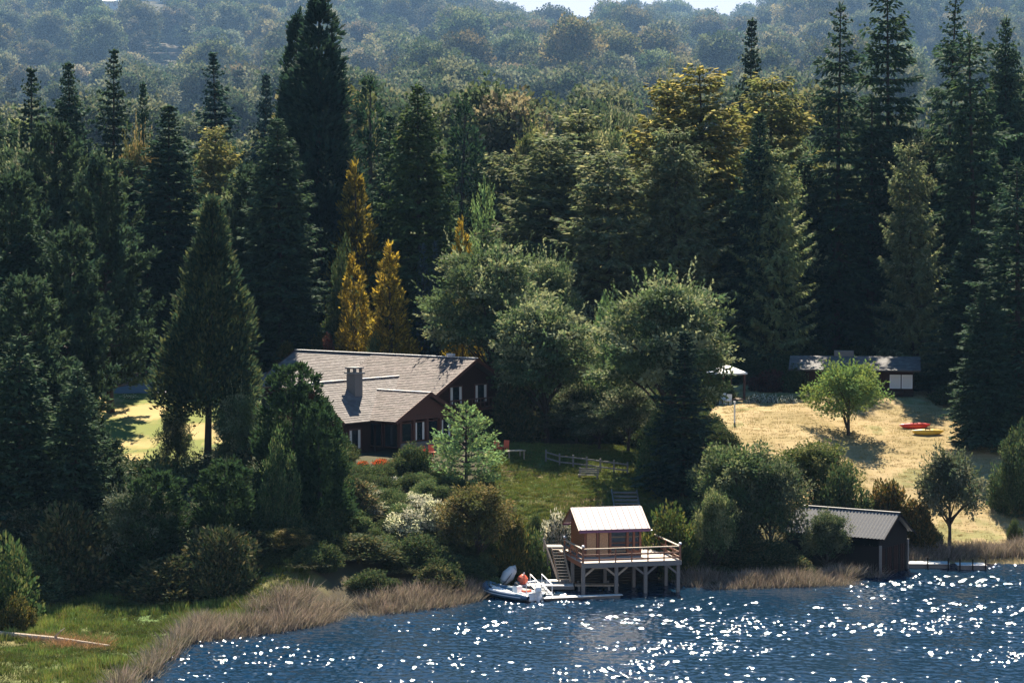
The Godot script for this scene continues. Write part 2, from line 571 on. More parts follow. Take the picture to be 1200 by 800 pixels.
func build_water() -> void:
	rng.seed = 77
	var waves := []
	for k in 40:
		var wl := 0.3 * pow(4.2, rng.randf())
		var az := rng.randfn(0.35, 0.8)
		var kk := TAU / wl
		waves.append([cos(az) * kk, sin(az) * kk, 0.058 / kk * rng.randf_range(0.6, 1.4), rng.randf() * TAU])
	var hf := func(x: float, d: float) -> float:
		var y := 0.0
		for w in waves:
			y += w[2] * sin(w[1] * x + w[0] * d + w[3])
		return y * (0.86 + 0.9 * patch.get_noise_2d(x * 2.0, d * 5.0))
	var cf := func(_x: float, _d: float, _y: float) -> Color: return Color(1, 1, 1)
	var m := StandardMaterial3D.new()
	m.resource_name = "water"
	m.albedo_color = lin(0.004, 0.02, 0.045)
	m.roughness = 0.075
	m.metallic_specular = 0.5
	var nz := FastNoiseLite.new()
	nz.frequency = 0.022
	nz.fractal_octaves = 4
	nz.seed = 5
	var nt := NoiseTexture2D.new()
	nt.width = 1024
	nt.height = 1024
	nt.seamless = true
	nt.as_normal_map = true
	nt.bump_strength = 2.5
	nt.noise = nz
	m.normal_enabled = true
	m.normal_texture = nt
	m.normal_scale = 0.9
	m.uv1_triplanar = true
	m.uv1_world_triplanar = true
	m.uv1_scale = Vector3(0.14, 0.14, 0.2)
	var w := structure("lake_water", surface_grid(span(-27, 45, 740), span(142, 192, 450), false, hf, cf), m, "rippled dark blue lake water glittering in the sun")
	# calmer sheet of the same lake outside the view
	var flat := Leafy.new()
	for q in [[-400, -27, -300, 192], [45, 400, -300, 192], [-27, 45, -300, 142]]:
		flat.quad(Vector3(q[0], 0, -q[3]), Vector3(q[1], 0, -q[3]), Vector3(q[1], 0, -q[2]), Vector3(q[0], 0, -q[2]), Color(1, 1, 1))
	structure("lake_water", flat.mesh(), m, "open lake water beyond the bay")

# ---------------------------------------------------------------- buildings
func box(parent: Node, called: String, size: Vector3, at: Vector3, m: Material, rot := Vector3.ZERO) -> MeshInstance3D:
	var b := BoxMesh.new()
	b.size = size
	return part(parent, called, b, m, at, rot)

func bar(parent: Node, called: String, a: Vector3, b: Vector3, w: float, h: float, m: Material) -> MeshInstance3D:
	var lf := Leafy.new()
	lf.bar(a, b, w, h, Color(1, 1, 1))
	return part(parent, called, lf.mesh(), m)

# shingled roof slope: o = upper corner, ux along the ridge, dn down the slope (unit), size in metres
func shingles(o: Vector3, ux: Vector3, dn: Vector3, width: float, length: float, cols: Array, keep = null) -> ArrayMesh:
	var lf := Leafy.new()
	var up := dn.cross(ux)
	if up.y < 0.0: up = -up
	lf.box(o + ux * width * 0.5 + dn * length * 0.5 - up * 0.09, ux * width * 0.5, dn * length * 0.5, up * 0.06, cols[0] * 0.8)
	var row := 0.27
	var nr := int(length / row)
	row = length / nr
	for r in nr:
		var x := -rng.randf() * 0.3
		var rc := rng.randf_range(0.85, 1.15)
		while x < width:
			var w := rng.randf_range(0.26, 0.5)
			var x0 := maxf(x, 0.0)
			var x1 := minf(x + w - 0.015, width)
			x += w
			if x1 - x0 < 0.05: continue
			var s0 := row * r
			if keep != null and not keep.call((x0 + x1) * 0.5, s0): continue
			var tone: Color = cols[rng.randi() % cols.size()]
			tone = tone * (rc * rng.randf_range(0.85, 1.15))
			tone.a = 1.0
			var lift := rng.randf_range(0.015, 0.032)
			var a := o + ux * x0 + dn * s0 - up * 0.005
			var b := o + ux * x1 + dn * s0 - up * 0.005
			var e := o + dn * (s0 + row + 0.04) + up * lift
			lf.quad(a, b, e + ux * x1, e + ux * x0, tone)
			lf.quad(e + ux * x0, e + ux * x1, e + ux * x1 - up * lift * 1.2, e + ux * x0 - up * lift * 1.2, tone)
	return lf.mesh()

func gable(lf: Leafy, a: Vector3, b: Vector3, apex: Vector3, base_y: float, thick: Vector3, col: Color) -> void:
	# pentagonal wall: feet under a and b, eaves a and b, top at apex; thick = inward offset
	var p := [Vector3(a.x, base_y, a.z), Vector3(b.x, base_y, b.z), b, apex, a]
	for side in [Vector3.ZERO, thick]:
		for k in range(1, 4):
			lf.tri(p[0] + side, p[k] + side, p[k + 1] + side, col)
	for k in 5:
		var n := (k + 1) % 5
		lf.quad(p[k], p[n], p[n] + thick, p[k] + thick, col)

func window(parent: Node, at: Vector3, across: Vector3, w: float, h: float, frame: Material, glass: Material, curtain: Material = null) -> void:
	var out := across.cross(Vector3.UP)
	var lf := Leafy.new()
	lf.box(at, across * w * 0.5, Vector3.UP * h * 0.5, out * 0.02, Color(1, 1, 1))
	var pane := part(parent, "window", lf.mesh(), glass)
	var fr := Leafy.new()
	for s in [-1.0, 1.0]:
		fr.box(at + across * s * w * 0.5, across * 0.05, Vector3.UP * (h * 0.5 + 0.05), out * 0.06, Color(1, 1, 1))
		fr.box(at + Vector3.UP * s * (h * 0.5), across * (w * 0.5 - 0.05), Vector3.UP * 0.05, out * 0.05, Color(1, 1, 1))
	part(pane, "frame", fr.mesh(), frame)
	if curtain:
		for s in [-1.0, 1.0]:
			var cu := Leafy.new()
			cu.box(at + across * s * w * 0.36 + out * 0.03, across * w * 0.09, Vector3.UP * h * 0.46, out * 0.012, Color(1, 1, 1))
			part(pane, "curtain", cu.mesh(), curtain)

func build_lodge() -> void:
	rng.seed = 11
	var th := deg_to_rad(38.0)
	var base := 7.2
	var at := Vector3((559.0 - 600.0) / F * 216.0, base, -216.0)
	var o := thing("lodge", "large brown timber lodge with grey shingled roofs and a stone chimney", "house", at, -th)
	var wood: Material = mats["dark_wood"]
	var trim: Material = mats["red_wood"]
	var glass: Material = mats["glass"]
	var grey := [Color(0.11, 0.083, 0.078), Color(0.13, 0.1, 0.094), Color(0.09, 0.07, 0.066), Color(0.145, 0.114, 0.108)]
	var light := [Color(0.145, 0.122, 0.118), Color(0.17, 0.146, 0.142), Color(0.125, 0.105, 0.102)]
	var shm := vcol("shingle", 0.75, 0.0, 0.45)
	var L := 21.8
	var hw := 5.85
	var ry := 7.55
	var ey := ry - 2.95
	# main block walls
	var wl := Leafy.new()
	gable(wl, Vector3(-0.9, ey + 0.2, hw - 0.9), Vector3(-0.9, ey + 0.2, -hw + 0.9), Vector3(-0.9, ry - 0.35, 0), -0.5, Vector3(-0.25, 0, 0), Color(1, 1, 1))
	part(o, "gable_wall", wl.mesh(), wood)
	var w2 := Leafy.new()
	gable(w2, Vector3(-L + 0.9, ey + 0.2, hw - 0.9), Vector3(-L + 0.9, ey + 0.2, -hw + 0.9), Vector3(-L + 0.9, ry - 0.35, 0), -0.5, Vector3(0.25, 0, 0), Color(1, 1, 1))
	part(o, "gable_wall", w2.mesh(), wood)
	box(o, "wall", Vector3(L - 2.3, ey + 0.9, 0.25), Vector3(-L * 0.5, (ey + 0.4) * 0.5 - 0.2, hw - 1.03), wood)
	box(o, "wall", Vector3(L - 2.3, ey + 0.9, 0.25), Vector3(-L * 0.5, (ey + 0.4) * 0.5 - 0.2, -hw + 1.03), wood)
	# roof slopes; the older left half is paler
	var dn := Vector3(0, -2.95, hw).normalized()
	var sl := Vector2(2.95, hw).length()
	var rf := part(o, "roof", shingles(Vector3(-12.2, ry, 0), Vector3(1, 0, 0), dn, 12.2, sl, grey), shm)
	part(o, "roof", shingles(Vector3(-L, ry - 0.06, 0), Vector3(1, 0, 0), dn, L - 12.23, sl, light), shm)
	var dnb := Vector3(0, -2.95, -hw).normalized()
	part(o, "roof", shingles(Vector3(-L, ry, 0), Vector3(1, 0, 0), dnb, L, sl, grey), shm)
	bar(rf, "ridge_cap", Vector3(-L - 0.02, ry + 0.04, 0), Vector3(0.02, ry + 0.04, 0), 0.3, 0.05, mats["pale_metal"])
	box(rf, "ridge_vent", Vector3(0.7, 0.22, 0.4), Vector3(-3.0, ry + 0.22, 0), mats["pale_metal"])
	for s in [-1.0, 1.0]:
		bar(o, "bargeboard", Vector3(0.03, ry - 0.12, 0), Vector3(0.03, ey - 0.12, s * hw), 0.07, 0.3, trim)
		bar(o, "bargeboard", Vector3(-L - 0.03, ry - 0.16, 0), Vector3(-L - 0.03, ey - 0.16, s * hw), 0.07, 0.3, trim)
	# windows and balcony of the right gable
	window(o, Vector3(-0.88, 4.35, 1.9), Vector3(0, 0, -1), 1.7, 1.6, trim, glass, mats["curtain"])
	window(o, Vector3(-0.88, 4.35, -1.6), Vector3(0, 0, -1), 1.7, 1.6, trim, glass, mats["curtain"])
	window(o, Vector3(-0.88, 1.35, 2.0), Vector3(0, 0, -1), 1.6, 1.5, trim, glass)
	window(o, Vector3(-0.88, 1.35, -1.5), Vector3(0, 0, -1), 1.6, 1.5, trim, glass)
	var bal := box(o, "balcony", Vector3(1.3, 0.16, 8.4), Vector3(-0.2, 3.1, 0), trim)
	bar(bal, "rail", Vector3(0.6, 0.95, -4.2), Vector3(0.6, 0.95, 4.2), 0.1, 0.1, trim)
	for k in 15:
		box(bal, "baluster", Vector3(0.05, 0.9, 0.08), Vector3(0.6, 0.5, -4.1 + k * 0.585), trim)
	# wing towards the water, ridge across
	var wx := -6.3
	var wr := 13.1 - base
	var wh := 4.3
	var we := wr - 3.15
	var z0 := 2.2
	var z1 := 15.2
	var wsl := Vector2(3.15, wh).length()
	var wdn := Vector3(wh, -3.15, 0).normalized()
	var wdl := Vector3(-wh, -3.15, 0).normalized()
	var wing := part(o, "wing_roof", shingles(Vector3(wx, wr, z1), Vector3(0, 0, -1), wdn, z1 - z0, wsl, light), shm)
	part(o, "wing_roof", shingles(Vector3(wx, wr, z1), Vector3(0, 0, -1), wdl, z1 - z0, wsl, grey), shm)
	bar(wing, "ridge_cap", Vector3(wx, wr + 0.04, z0), Vector3(wx, wr + 0.04, z1 + 0.03), 0.26, 0.05, mats["pale_metal"])
	for s in [-1.0, 1.0]:
		bar(wing, "bargeboard", Vector3(wx, wr - 0.12, z1 + 0.03), Vector3(wx + s * wh, we - 0.12, z1 + 0.03), 0.07, 0.3, trim)
	var w3 := Leafy.new()
	gable(w3, Vector3(wx - wh + 0.8, we + 0.3, z1 - 0.8), Vector3(wx + wh - 0.8, we + 0.3, z1 - 0.8), Vector3(wx, wr - 0.35, z1 - 0.8), -0.6, Vector3(0, 0, -0.25), Color(1, 1, 1))
	part(o, "wing_wall", w3.mesh(), wood)
	box(o, "wing_wall", Vector3(0.25, we + 0.9, z1 - 6.4), Vector3(wx + wh - 0.93, (we + 0.3) * 0.5 - 0.3, (z1 + 4.6) * 0.5), wood)
	box(o, "wing_wall", Vector3(0.25, we + 0.9, z1 - 6.4), Vector3(wx - wh + 0.93, (we + 0.3) * 0.5 - 0.3, (z1 + 4.6) * 0.5), wood)
	window(o, Vector3(wx + wh - 0.78, 1.2, 13.1), Vector3(0, 0, -1), 1.5, 1.7, trim, glass, mats["curtain"])
	window(o, Vector3(wx, 1.4, z1 - 0.78), Vector3(1, 0, 0), 2.4, 1.6, trim, glass)
	# sun room with its own gable
	var px := 0.9
	var pr := 12.2 - base
	var pz := 7.5
	var pw := 4.5
	var pe := pr - 2.2
	var psl := Vector2(2.2, pw).length()
	var pdn := Vector3(0, -2.2, pw).normalized()
	var x0 := -5.3
	# the slope starts where it leaves the wing roof
	var cut := func(x: float, s: float) -> bool:
		var y := pr - s * 2.2 / psl
		return x0 + x > wx + (wr - y) * wh / 3.15 - 0.25
	var prf := part(o, "porch_roof", shingles(Vector3(x0, pr, pz), Vector3(1, 0, 0), pdn, px - x0, psl, grey, cut), shm)
	part(o, "porch_roof", shingles(Vector3(x0, pr, pz), Vector3(1, 0, 0), Vector3(0, -2.2, -pw).normalized(), px - x0, psl * 0.62, grey, cut), shm)
	bar(prf, "ridge_cap", Vector3(x0, pr + 0.04, pz), Vector3(px + 0.03, pr + 0.04, pz), 0.26, 0.05, mats["pale_metal"])
	bar(prf, "bargeboard", Vector3(px + 0.04, pr - 0.1, pz), Vector3(px + 0.04, pe - 0.1, pz + pw), 0.08, 0.34, trim)
	bar(prf, "bargeboard", Vector3(px + 0.04, pr - 0.1, pz), Vector3(px + 0.04, pr - 0.1 - 2.2 * 0.6, pz - pw * 0.6), 0.08, 0.34, trim)
	var tymp := Leafy.new()
	for s in [0.0, -0.2]:
		tymp.tri(Vector3(px - 0.35 + s, pr - 0.3, pz), Vector3(px - 0.35 + s, pe + 0.15, pz + pw - 0.9), Vector3(px - 0.35 + s, pe + 0.15, pz - pw + 0.9), Color(1, 1, 1))
	part(o, "tympanum", tymp.mesh(), trim)
	box(o, "beam", Vector3(0.3, 0.32, 7.4), Vector3(px - 0.42, pe + 0.12, pz), trim)
	for k in 5:
		box(o, "post", Vector3(0.26, pe + 0.3, 0.26), Vector3(px - 0.42, pe * 0.5 - 0.2, pz - 3.5 + k * 1.75), trim)
	for k in 4:
		window(o, Vector3(px - 0.5, 1.75, pz - 2.62 + k * 1.75), Vector3(0, 0, -1), 1.35, 1.6, trim, glass, mats["curtain"] if k % 2 == 0 else null)
	box(o, "stone_base", Vector3(0.4, 1.0, 7.2), Vector3(px - 0.38, 0.35, pz), mats["stone"])
	box(o, "porch_wall", Vector3(0.2, pe - 0.2, 0.2), Vector3(px - 3.2, 1.0, pz + 3.5), wood)
	for k in 2:
		window(o, Vector3(px - 1.4 - 1.8 * k, 1.5, pz + 3.5), Vector3(1, 0, 0), 1.5, 2.0, trim, glass)
	# chimney
	var ch := box(o, "chimney", Vector3(0.95, 2.6, 1.0), Vector3(-5.0, 13.75 - base - 1.3, 10.6), mats["stone"])
	box(ch, "cap_slab", Vector3(1.25, 0.14, 1.3), Vector3(0, 1.37, 0), mats["pale_stone"])
	for s in [-1.0, 1.0]:
		for e in [-1.0, 1.0]:
			box(ch, "cap_pillar", Vector3(0.2, 0.32, 0.2), Vector3(s * 0.36, 1.6, e * 0.38), mats["stone"])
	box(ch, "cap_roof", Vector3(1.15, 0.12, 1.2), Vector3(0, 1.82, 0), mats["pale_stone"])
	# terrace with steps
	box(o, "terrace", Vector3(4.6, 0.5, 12.0), Vector3(3.0, -0.3, 8.5), mats["stone"])
	for k in 6:
		box(o, "step", Vector3(0.36, 0.18, 2.4), Vector3(5.5 + k * 0.34, -0.14 - k * 0.17, 13.0), mats["pale_stone"])

func build_boathouse_deck() -> void:
	rng.seed = 21
	var th := deg_to_rad(13.0)
	var dfl := 175.9
	var at := Vector3(84.0 / F * dfl, 0, -dfl)
	var dk := 2.35
	# local x to the right, local -z to the back
	var o := thing("boat_deck", "raised timber deck on braced posts with brown railings above the lake", "deck", at, th)
	var grey: Material = mats["grey_wood"]
	var rail: Material = mats["rail_wood"]
	var W := 7.3
	var D := 7.4
	var bd := Leafy.new()
	for k in 51:
		var c := Color(0.36, 0.30, 0.26) * rng.randf_range(0.85, 1.15)
		bd.box(Vector3(W * 0.5, dk - 0.02, -0.07 - k * 0.145), Vector3(W * 0.5 + 0.06, 0, 0), Vector3(0, 0.02, 0), Vector3(0, 0, 0.068), Color(c.r, c.g, c.b))
	var boards := part(o, "deck_boards", bd.mesh(), vcol("boards", 0.65, 0.0, 0.5))
	boards.set_meta("kind", "stuff")
	bar(o, "front_beam", Vector3(-0.1, dk - 0.2, -0.04), Vector3(W + 0.1, dk - 0.2, -0.04), 0.14, 0.32, grey)
	bar(o, "side_beam", Vector3(0.0, dk - 0.2, -0.12), Vector3(0.0, dk - 0.2, -D), 0.14, 0.3, rail)
	bar(o, "side_beam", Vector3(W, dk - 0.2, -0.12), Vector3(W, dk - 0.2, -D), 0.14, 0.3, grey)
	for k in 5:
		bar(o, "joist", Vector3(1.2 + k * 1.22, dk - 0.16, -0.12), Vector3(1.2 + k * 1.22, dk - 0.16, -D), 0.08, 0.2, grey)
	var px := [0.08, 2.55, 4.75, W - 0.08]
	for i in 4:
		box(o, "pile", Vector3(0.24, dk + 1.2, 0.24), Vector3(px[i], (dk - 0.36 - 1.56) * 0.5 - 0.02, -0.3), grey)
		box(o, "pile", Vector3(0.22, dk + 1.2, 0.22), Vector3(px[i], (dk - 0.36 - 1.56) * 0.5 - 0.02, -3.4), grey)
		for s in [-1.0, 1.0]:
			if (i == 0 and s < 0) or (i == 3 and s > 0): continue
			var far: float = 0.85
			bar(o, "brace", Vector3(px[i] + s * 0.08, dk - 1.0, -0.3), Vector3(px[i] + s * far, dk - 0.38, -0.3), 0.12, 0.14, mats["pale_wood"] if i < 2 else grey)
	bar(o, "brace", Vector3(0.93, dk - 0.43, -0.3), Vector3(1.72, dk - 0.43, -0.3), 0.1, 0.1, mats["pale_wood"])
	for k in 12:  # dark boards added to stand in for the shade under the deck
		box(o, "added_shade_board", Vector3(W - 0.3, 0.19, 0.08), Vector3(W * 0.5, -0.1 + k * 0.205, -5.2), mats["black_wood"])
	# railings: posts with caps, top rail, two lower rails
	var runs := [[Vector3(0, dk, -0.05), Vector3(W, dk, -0.05), 6], [Vector3(0, dk, -0.05), Vector3(0, dk, -5.4), 3], [Vector3(W, dk, -0.05), Vector3(W, dk, -D), 4]]
	for r in runs:
		var a: Vector3 = r[0]
		var b: Vector3 = r[1]
		var dirv := (b - a).normalized()
		for k in range(0 if r == runs[0] else 1, r[2] + 1):
			var p := a.lerp(b, float(k) / r[2])
			var corner: bool = (k == 0 or k == r[2])
			var hgt := 1.12 if corner else 0.96
			var w := 0.13 if corner else 0.08
			var po := box(o, "rail_post", Vector3(w, hgt, w), p + Vector3(0, hgt * 0.5, 0), rail)
			if corner:
				var cm := SphereMesh.new()
				cm.radius = 0.13
				cm.height = 0.2
				cm.radial_segments = 10
				cm.rings = 5
				part(po, "post_cap", cm, mats["pale_metal"], Vector3(0, hgt * 0.5 + 0.08, 0))
		bar(o, "hand_rail", a + Vector3(0, 1.0, 0) + dirv * 0.07, b + Vector3(0, 1.0, 0) - dirv * 0.07, 0.16, 0.07, mats["pale_wood"])
		bar(o, "lower_rail", a + Vector3(0, 0.55, 0) + dirv * 0.07, b + Vector3(0, 0.55, 0) - dirv * 0.07, 0.05, 0.12, rail)
		bar(o, "lower_rail", a + Vector3(0, 0.2, 0) + dirv * 0.07, b + Vector3(0, 0.2, 0) - dirv * 0.07, 0.05, 0.1, rail)
	# cabin
	var c := thing("boat_cabin", "small varnished wooden cabin with bright metal roof standing on the raised deck", "cabin", at + Vector3(0, dk + 0.004, 0), th)
	var cx0 := 0.85
	var cx1 := 5.2
	var zf := -3.0
	var zb := -6.9
	var wood: Material = mats["cabin_wood"]
	var dark: Material = mats["cabin_dark"]
	var eh := 2.25
	var rh := 3.35
	var zm := (zf + zb) * 0.5
	# left and right gable walls as horizontal boards
	for xx in [cx0, cx1]:
		var y := 0.0
		while y < rh - 0.25:
			var y1 := y + 0.19
			var half := (zf - zb) * 0.5
			if y1 > eh: half *= clampf(1.0 - (y1 - eh) / (rh - eh), 0.05, 1.0)
			box(c, "board", Vector3(0.14 + rng.randf() * 0.02, 0.182, half * 2.0), Vector3(xx + (0.08 if xx == cx0 else -0.08), y + 0.095, zm), wood if rng.randf() < 0.7 else dark)
			y = y1
	for k in 12:
		box(c, "board", Vector3(cx1 - cx0 - 0.34, 0.182, 0.12), Vector3((cx0 + cx1) * 0.5, k * 0.19 + 0.095, zb + 0.08), wood)
	# front: posts, pale shutters, glazed doors
	box(c, "front_beam", Vector3(cx1 - cx0, 0.36, 0.16), Vector3((cx0 + cx1) * 0.5, eh - 0.12, zf - 0.02), dark)
	for q in [0.08, 1.02, 1.98, 3.3, 3.78, 4.27]:
		box(c, "front_post", Vector3(0.16, eh - 0.3, 0.18), Vector3(cx0 + q, (eh - 0.3) * 0.5, zf - 0.02), dark)
	box(c, "shutter", Vector3(0.7, 1.9, 0.06), Vector3(cx0 + 0.55, 0.97, zf), mats["shutter_wood"])
	box(c, "shutter", Vector3(0.66, 1.9, 0.06), Vector3(cx0 + 1.5, 0.97, zf), mats["shutter_wood"])
	var dr := box(c, "glazed_door", Vector3(1.12, 1.88, 0.04), Vector3(cx0 + 2.64, 0.96, zf - 0.04), mats["glass"])
	box(dr, "door_rail", Vector3(1.12, 0.06, 0.07), Vector3(0, -0.25, 0), dark)
	box(c, "window", Vector3(0.3, 1.5, 0.04), Vector3(cx0 + 3.54, 1.15, zf - 0.04), mats["glass"])
	box(c, "window", Vector3(0.32, 1.5, 0.04), Vector3(cx0 + 4.03, 1.15, zf - 0.04), mats["glass"])
	box(c, "panel", Vector3(0.3, 0.36, 0.05), Vector3(cx0 + 3.54, 0.2, zf - 0.03), wood)
	box(c, "panel", Vector3(0.32, 0.36, 0.05), Vector3(cx0 + 4.03, 0.2, zf - 0.03), wood)
	# roof: standing-seam metal
	var ov := 0.5
	var rx0 := cx0 - ov
	var rx1 := cx1 + ov
	var run := (zf - zb) * 0.5 + ov
	var drop := (rh - eh) / ((zf - zb) * 0.5) * run
	for s in [1.0, -1.0]:
		var rl := Leafy.new()
		var dv := Vector3(0, -drop, s * run)
		var nv := Vector3(0, run, s * drop).normalized()
		var mid := Vector3((rx0 + rx1) * 0.5, rh + 0.06, zm) + dv * 0.5
		rl.box(mid, Vector3((rx1 - rx0) * 0.5, 0, 0), dv * 0.5, nv * 0.03, Color(1, 1, 1))
		for k in 12:
			rl.box(Vector3(rx0 + 0.1 + k * (rx1 - rx0 - 0.2) / 11.0, rh + 0.06, zm) + dv * 0.5 + nv * 0.045, Vector3(0.018, 0, 0), dv * 0.499, nv * 0.018, Color(1, 1, 1))
		var rp := part(c, "roof", rl.mesh(), mats["bright_roof"])
		box(rp, "fascia", Vector3(rx1 - rx0, 0.16, 0.05), Vector3((rx0 + rx1) * 0.5, rh - drop - 0.06, zm + s * (run + 0.01)), mats["purple_fascia"])
		for e in [rx0 - 0.03, rx1 + 0.03]:
			bar(rp, "bargeboard", Vector3(e, rh - 0.02, zm + s * 0.01), Vector3(e, rh - drop - 0.02, zm + s * run), 0.05, 0.18, dark)
	# stair from the bank down to the dock
	var st := thing("dock_stair", "steep pale wooden stair leading down to the white dock", "stairs", Vector3(0, 0, 0), 0.0)
	var t0 := pt(653.0, 643.0, 180.6)
	var t1 := pt(662.0, 681.0, 178.6)
	var across := Vector3(0.42, 0, 0.05)
	for s in [-1.0, 1.0]:
		bar(st, "stringer", t0 + across * s + Vector3(0, 0.05, 0), t1 + across * s, 0.07, 0.22, mats["pale_wood"])
	for k in 11:
		var p := t0.lerp(t1, (k + 0.5) / 11.0)
		box(st, "tread", Vector3(0.78, 0.05, 0.26), p + Vector3(0, 0.06, 0.02), mats["pale_wood"])
	bar(st, "hand_rail", t0 - across * 1.15 + Vector3(-0.55, 0.75, 0), t1 - across * 1.1 + Vector3(-0.05, 0.12, 0), 0.1, 0.14, mats["pale_wood"])
	box(st, "rail_post", Vector3(0.1, 1.0, 0.1), t0 - across * 1.15 + Vector3(-0.5, 0.3, 0), mats["pale_wood"])
	box(st, "landing", Vector3(1.9, 0.12, 1.3), t0 + Vector3(0.1, 0.08, -0.7), mats["grey_wood"])
	for s in [-0.8, 0.8]:
		box(st, "landing_post", Vector3(0.14, 1.9, 0.14), t0 + Vector3(0.1 + s, -0.95, -0.9), mats["grey_wood"])

func build_dock_things() -> void:
	rng.seed = 31
	# main dock
	var o := thing("dock", "low white dock at the foot of the pale wooden stair", "dock", Vector3(0.0, 0, 0))
	var a := pt(597.0, 685.0, 178.0)
	var x0 := -0.2
	var lf := Leafy.new()
	for k in 30:
		var x := 0.35 + k * 0.14
		var c := Color(0.62, 0.6, 0.58) * rng.randf_range(0.88, 1.1)
		lf.box(Vector3(x, 0.42, -179.3), Vector3(0.067, 0, 0), Vector3(0, 0.025, 0), Vector3(0, 0, 1.55), Color(c.r, c.g, c.b))
	var pl1 := part(o, "boards", lf.mesh(), vcol("white_boards", 0.5, 0.0, 0.5))
	pl1.set_meta("kind", "stuff")
	box(o, "edge_beam", Vector3(4.3, 0.22, 0.12), Vector3(2.38, 0.27, -177.82), mats["grey_wood"])
	box(o, "walkway", Vector3(3.2, 0.09, 0.9), Vector3(6.2, 0.4, -178.5), mats["pale_wood"])
	for k in 4:
		box(o, "pile", Vector3(0.16, 1.4, 0.16), Vector3(0.5 + k * 2.2, -0.3, -178.2), mats["grey_wood"])
		box(o, "pile", Vector3(0.16, 1.4, 0.16), Vector3(0.5 + k * 2.2, -0.3, -180.4), mats["grey_wood"])
	# floating pontoon
	var f := thing("pontoon", "narrow white floating pontoon moored beside the inflatable boat", "pontoon", Vector3(2.2, 0, -173.7), deg_to_rad(14.0))
	var pb := Leafy.new()
	for k in 42:
		var c := Color(0.6, 0.58, 0.56) * rng.randf_range(0.88, 1.12)
		pb.box(Vector3(0.07 + k * 0.14, 0.2, 0), Vector3(0.066, 0, 0), Vector3(0, 0.02, 0), Vector3(0, 0, lerpf(0.5, 0.22, k / 42.0)), Color(c.r, c.g, c.b))
	var p2 := part(f, "boards", pb.mesh(), vcol("white_boards", 0.5))
	p2.set_meta("kind", "stuff")
	box(f, "float", Vector3(5.6, 0.3, 0.3), Vector3(2.9, 0.03, 0), mats["grey_wood"])
	# aluminium gangway ladder from dock to pontoon
	var g := thing("gangway", "sloping aluminium ladder from the white dock down to the pontoon", "ladder")
	var g0 := Vector3(1.75, 0.55, -177.6)
	var g1 := Vector3(2.45, 0.3, -174.3)
	for s in [-0.42, 0.42]:
		bar(g, "side_rail", g0 + Vector3(s, 0, 0), g1 + Vector3(s, 0, 0), 0.07, 0.1, mats["aluminium"])
		bar(g, "hand_rail", g0 + Vector3(s, 0.75, 0), g1 + Vector3(s, 0.75, 0.1), 0.05, 0.05, mats["aluminium"])
		for k in 3:
			var q := g0.lerp(g1, k / 2.0) + Vector3(s, 0.38, 0)
			box(g, "rail_post", Vector3(0.05, 0.75, 0.05), q, mats["aluminium"])
	for k in 7:
		var q := g0.lerp(g1, (k + 0.5) / 7.0)
		box(g, "rung", Vector3(0.78, 0.05, 0.12), q, mats["aluminium"])
	# inflatable boat
	var stern := Vector3(1.75, 0, -173.2)
	var bow := Vector3(-1.75, 0, -176.6)
	var dirb := (bow - stern).normalized()
	var b := thing("inflatable_boat", "blue and white inflatable boat with outboard moored at the pontoon", "boat", stern, atan2(-dirb.x, -dirb.z))
	# local -z points to the bow
	var Lb := (bow - stern).length()
	var tubes := []
	for s in [-1.0, 1.0]:
		var pts := []
		var rad := []
		for k in 15:
			var t := k / 14.0
			var zz := -Lb * sin(t * PI * 0.5)
			var xx: float = s * 0.86 * cos(pow(t, 2.4) * PI * 0.5)
			pts.append(Vector3(xx, 0.34 + 0.42 * pow(t, 3.0), zz))
			rad.append(0.26 if t > 0.1 else 0.14 + t * 1.2)
		var tl := Leafy.new()
		tl.tube(pts, rad, 12, Color(1, 1, 1))
		var tp := part(b, "tube", tl.mesh(), mats["boat_blue"])
		var bl := Leafy.new()
		var bp := []
		for k in range(2, 9):
			bp.append(pts[k] + Vector3(s * 0.1, 0.12, 0))
		bl.tube(bp, [0.12, 0.135, 0.135, 0.135, 0.135, 0.135, 0.12], 10, Color(1, 1, 1))
		part(tp, "white_panel", bl.mesh(), mats["boat_white"])
		var rp := Leafy.new()
		var rpts := []
		for k in range(1, 14):
			rpts.append(pts[k] + Vector3(s * 0.255, -0.02, 0))
		var rr := []
		rr.resize(13)
		rr.fill(0.03)
		rp.tube(rpts, rr, 6, Color(1, 1, 1))
		part(tp, "rubbing_strake", rp.mesh(), mats["boat_white"])
	var hull := Leafy.new()
	for k in 8:
		var t0 := k / 8.0
		var t1 := (k + 1) / 8.0
		var q0 := 0.74 * cos(pow(t0, 2.4) * PI * 0.5)
		var q1 := 0.74 * cos(pow(t1, 2.4) * PI * 0.5)
		var k0 := Vector3(0, -0.15 + 0.6 * pow(t0, 3.0), -Lb * t0 * 0.97)
		var k1 := Vector3(0, -0.15 + 0.6 * pow(t1, 3.0), -Lb * t1 * 0.97)
		for s in [-1.0, 1.0]:
			hull.quad(k0, k1, k1 + Vector3(s * q1, 0.32, 0), k0 + Vector3(s * q0, 0.32, 0), Color(1, 1, 1))
			hull.quad(k0 + Vector3(0, 0.3, 0), k1 + Vector3(0, 0.3, 0), k1 + Vector3(s * q1, 0.34, 0), k0 + Vector3(s * q0, 0.34, 0), Color(1, 1, 1))
	part(b, "hull", hull.mesh(), mats["boat_white"])
	box(b, "transom", Vector3(1.3, 0.6, 0.08), Vector3(0, 0.35, -0.12), mats["boat_white"])
	var cn := box(b, "console", Vector3(0.55, 0.75, 0.45), Vector3(0, 0.55, -1.9), mats["boat_white"])
	box(cn, "windscreen", Vector3(0.5, 0.3, 0.04), Vector3(0, 0.5, -0.1), mats["glass"], Vector3(0.4, 0, 0))
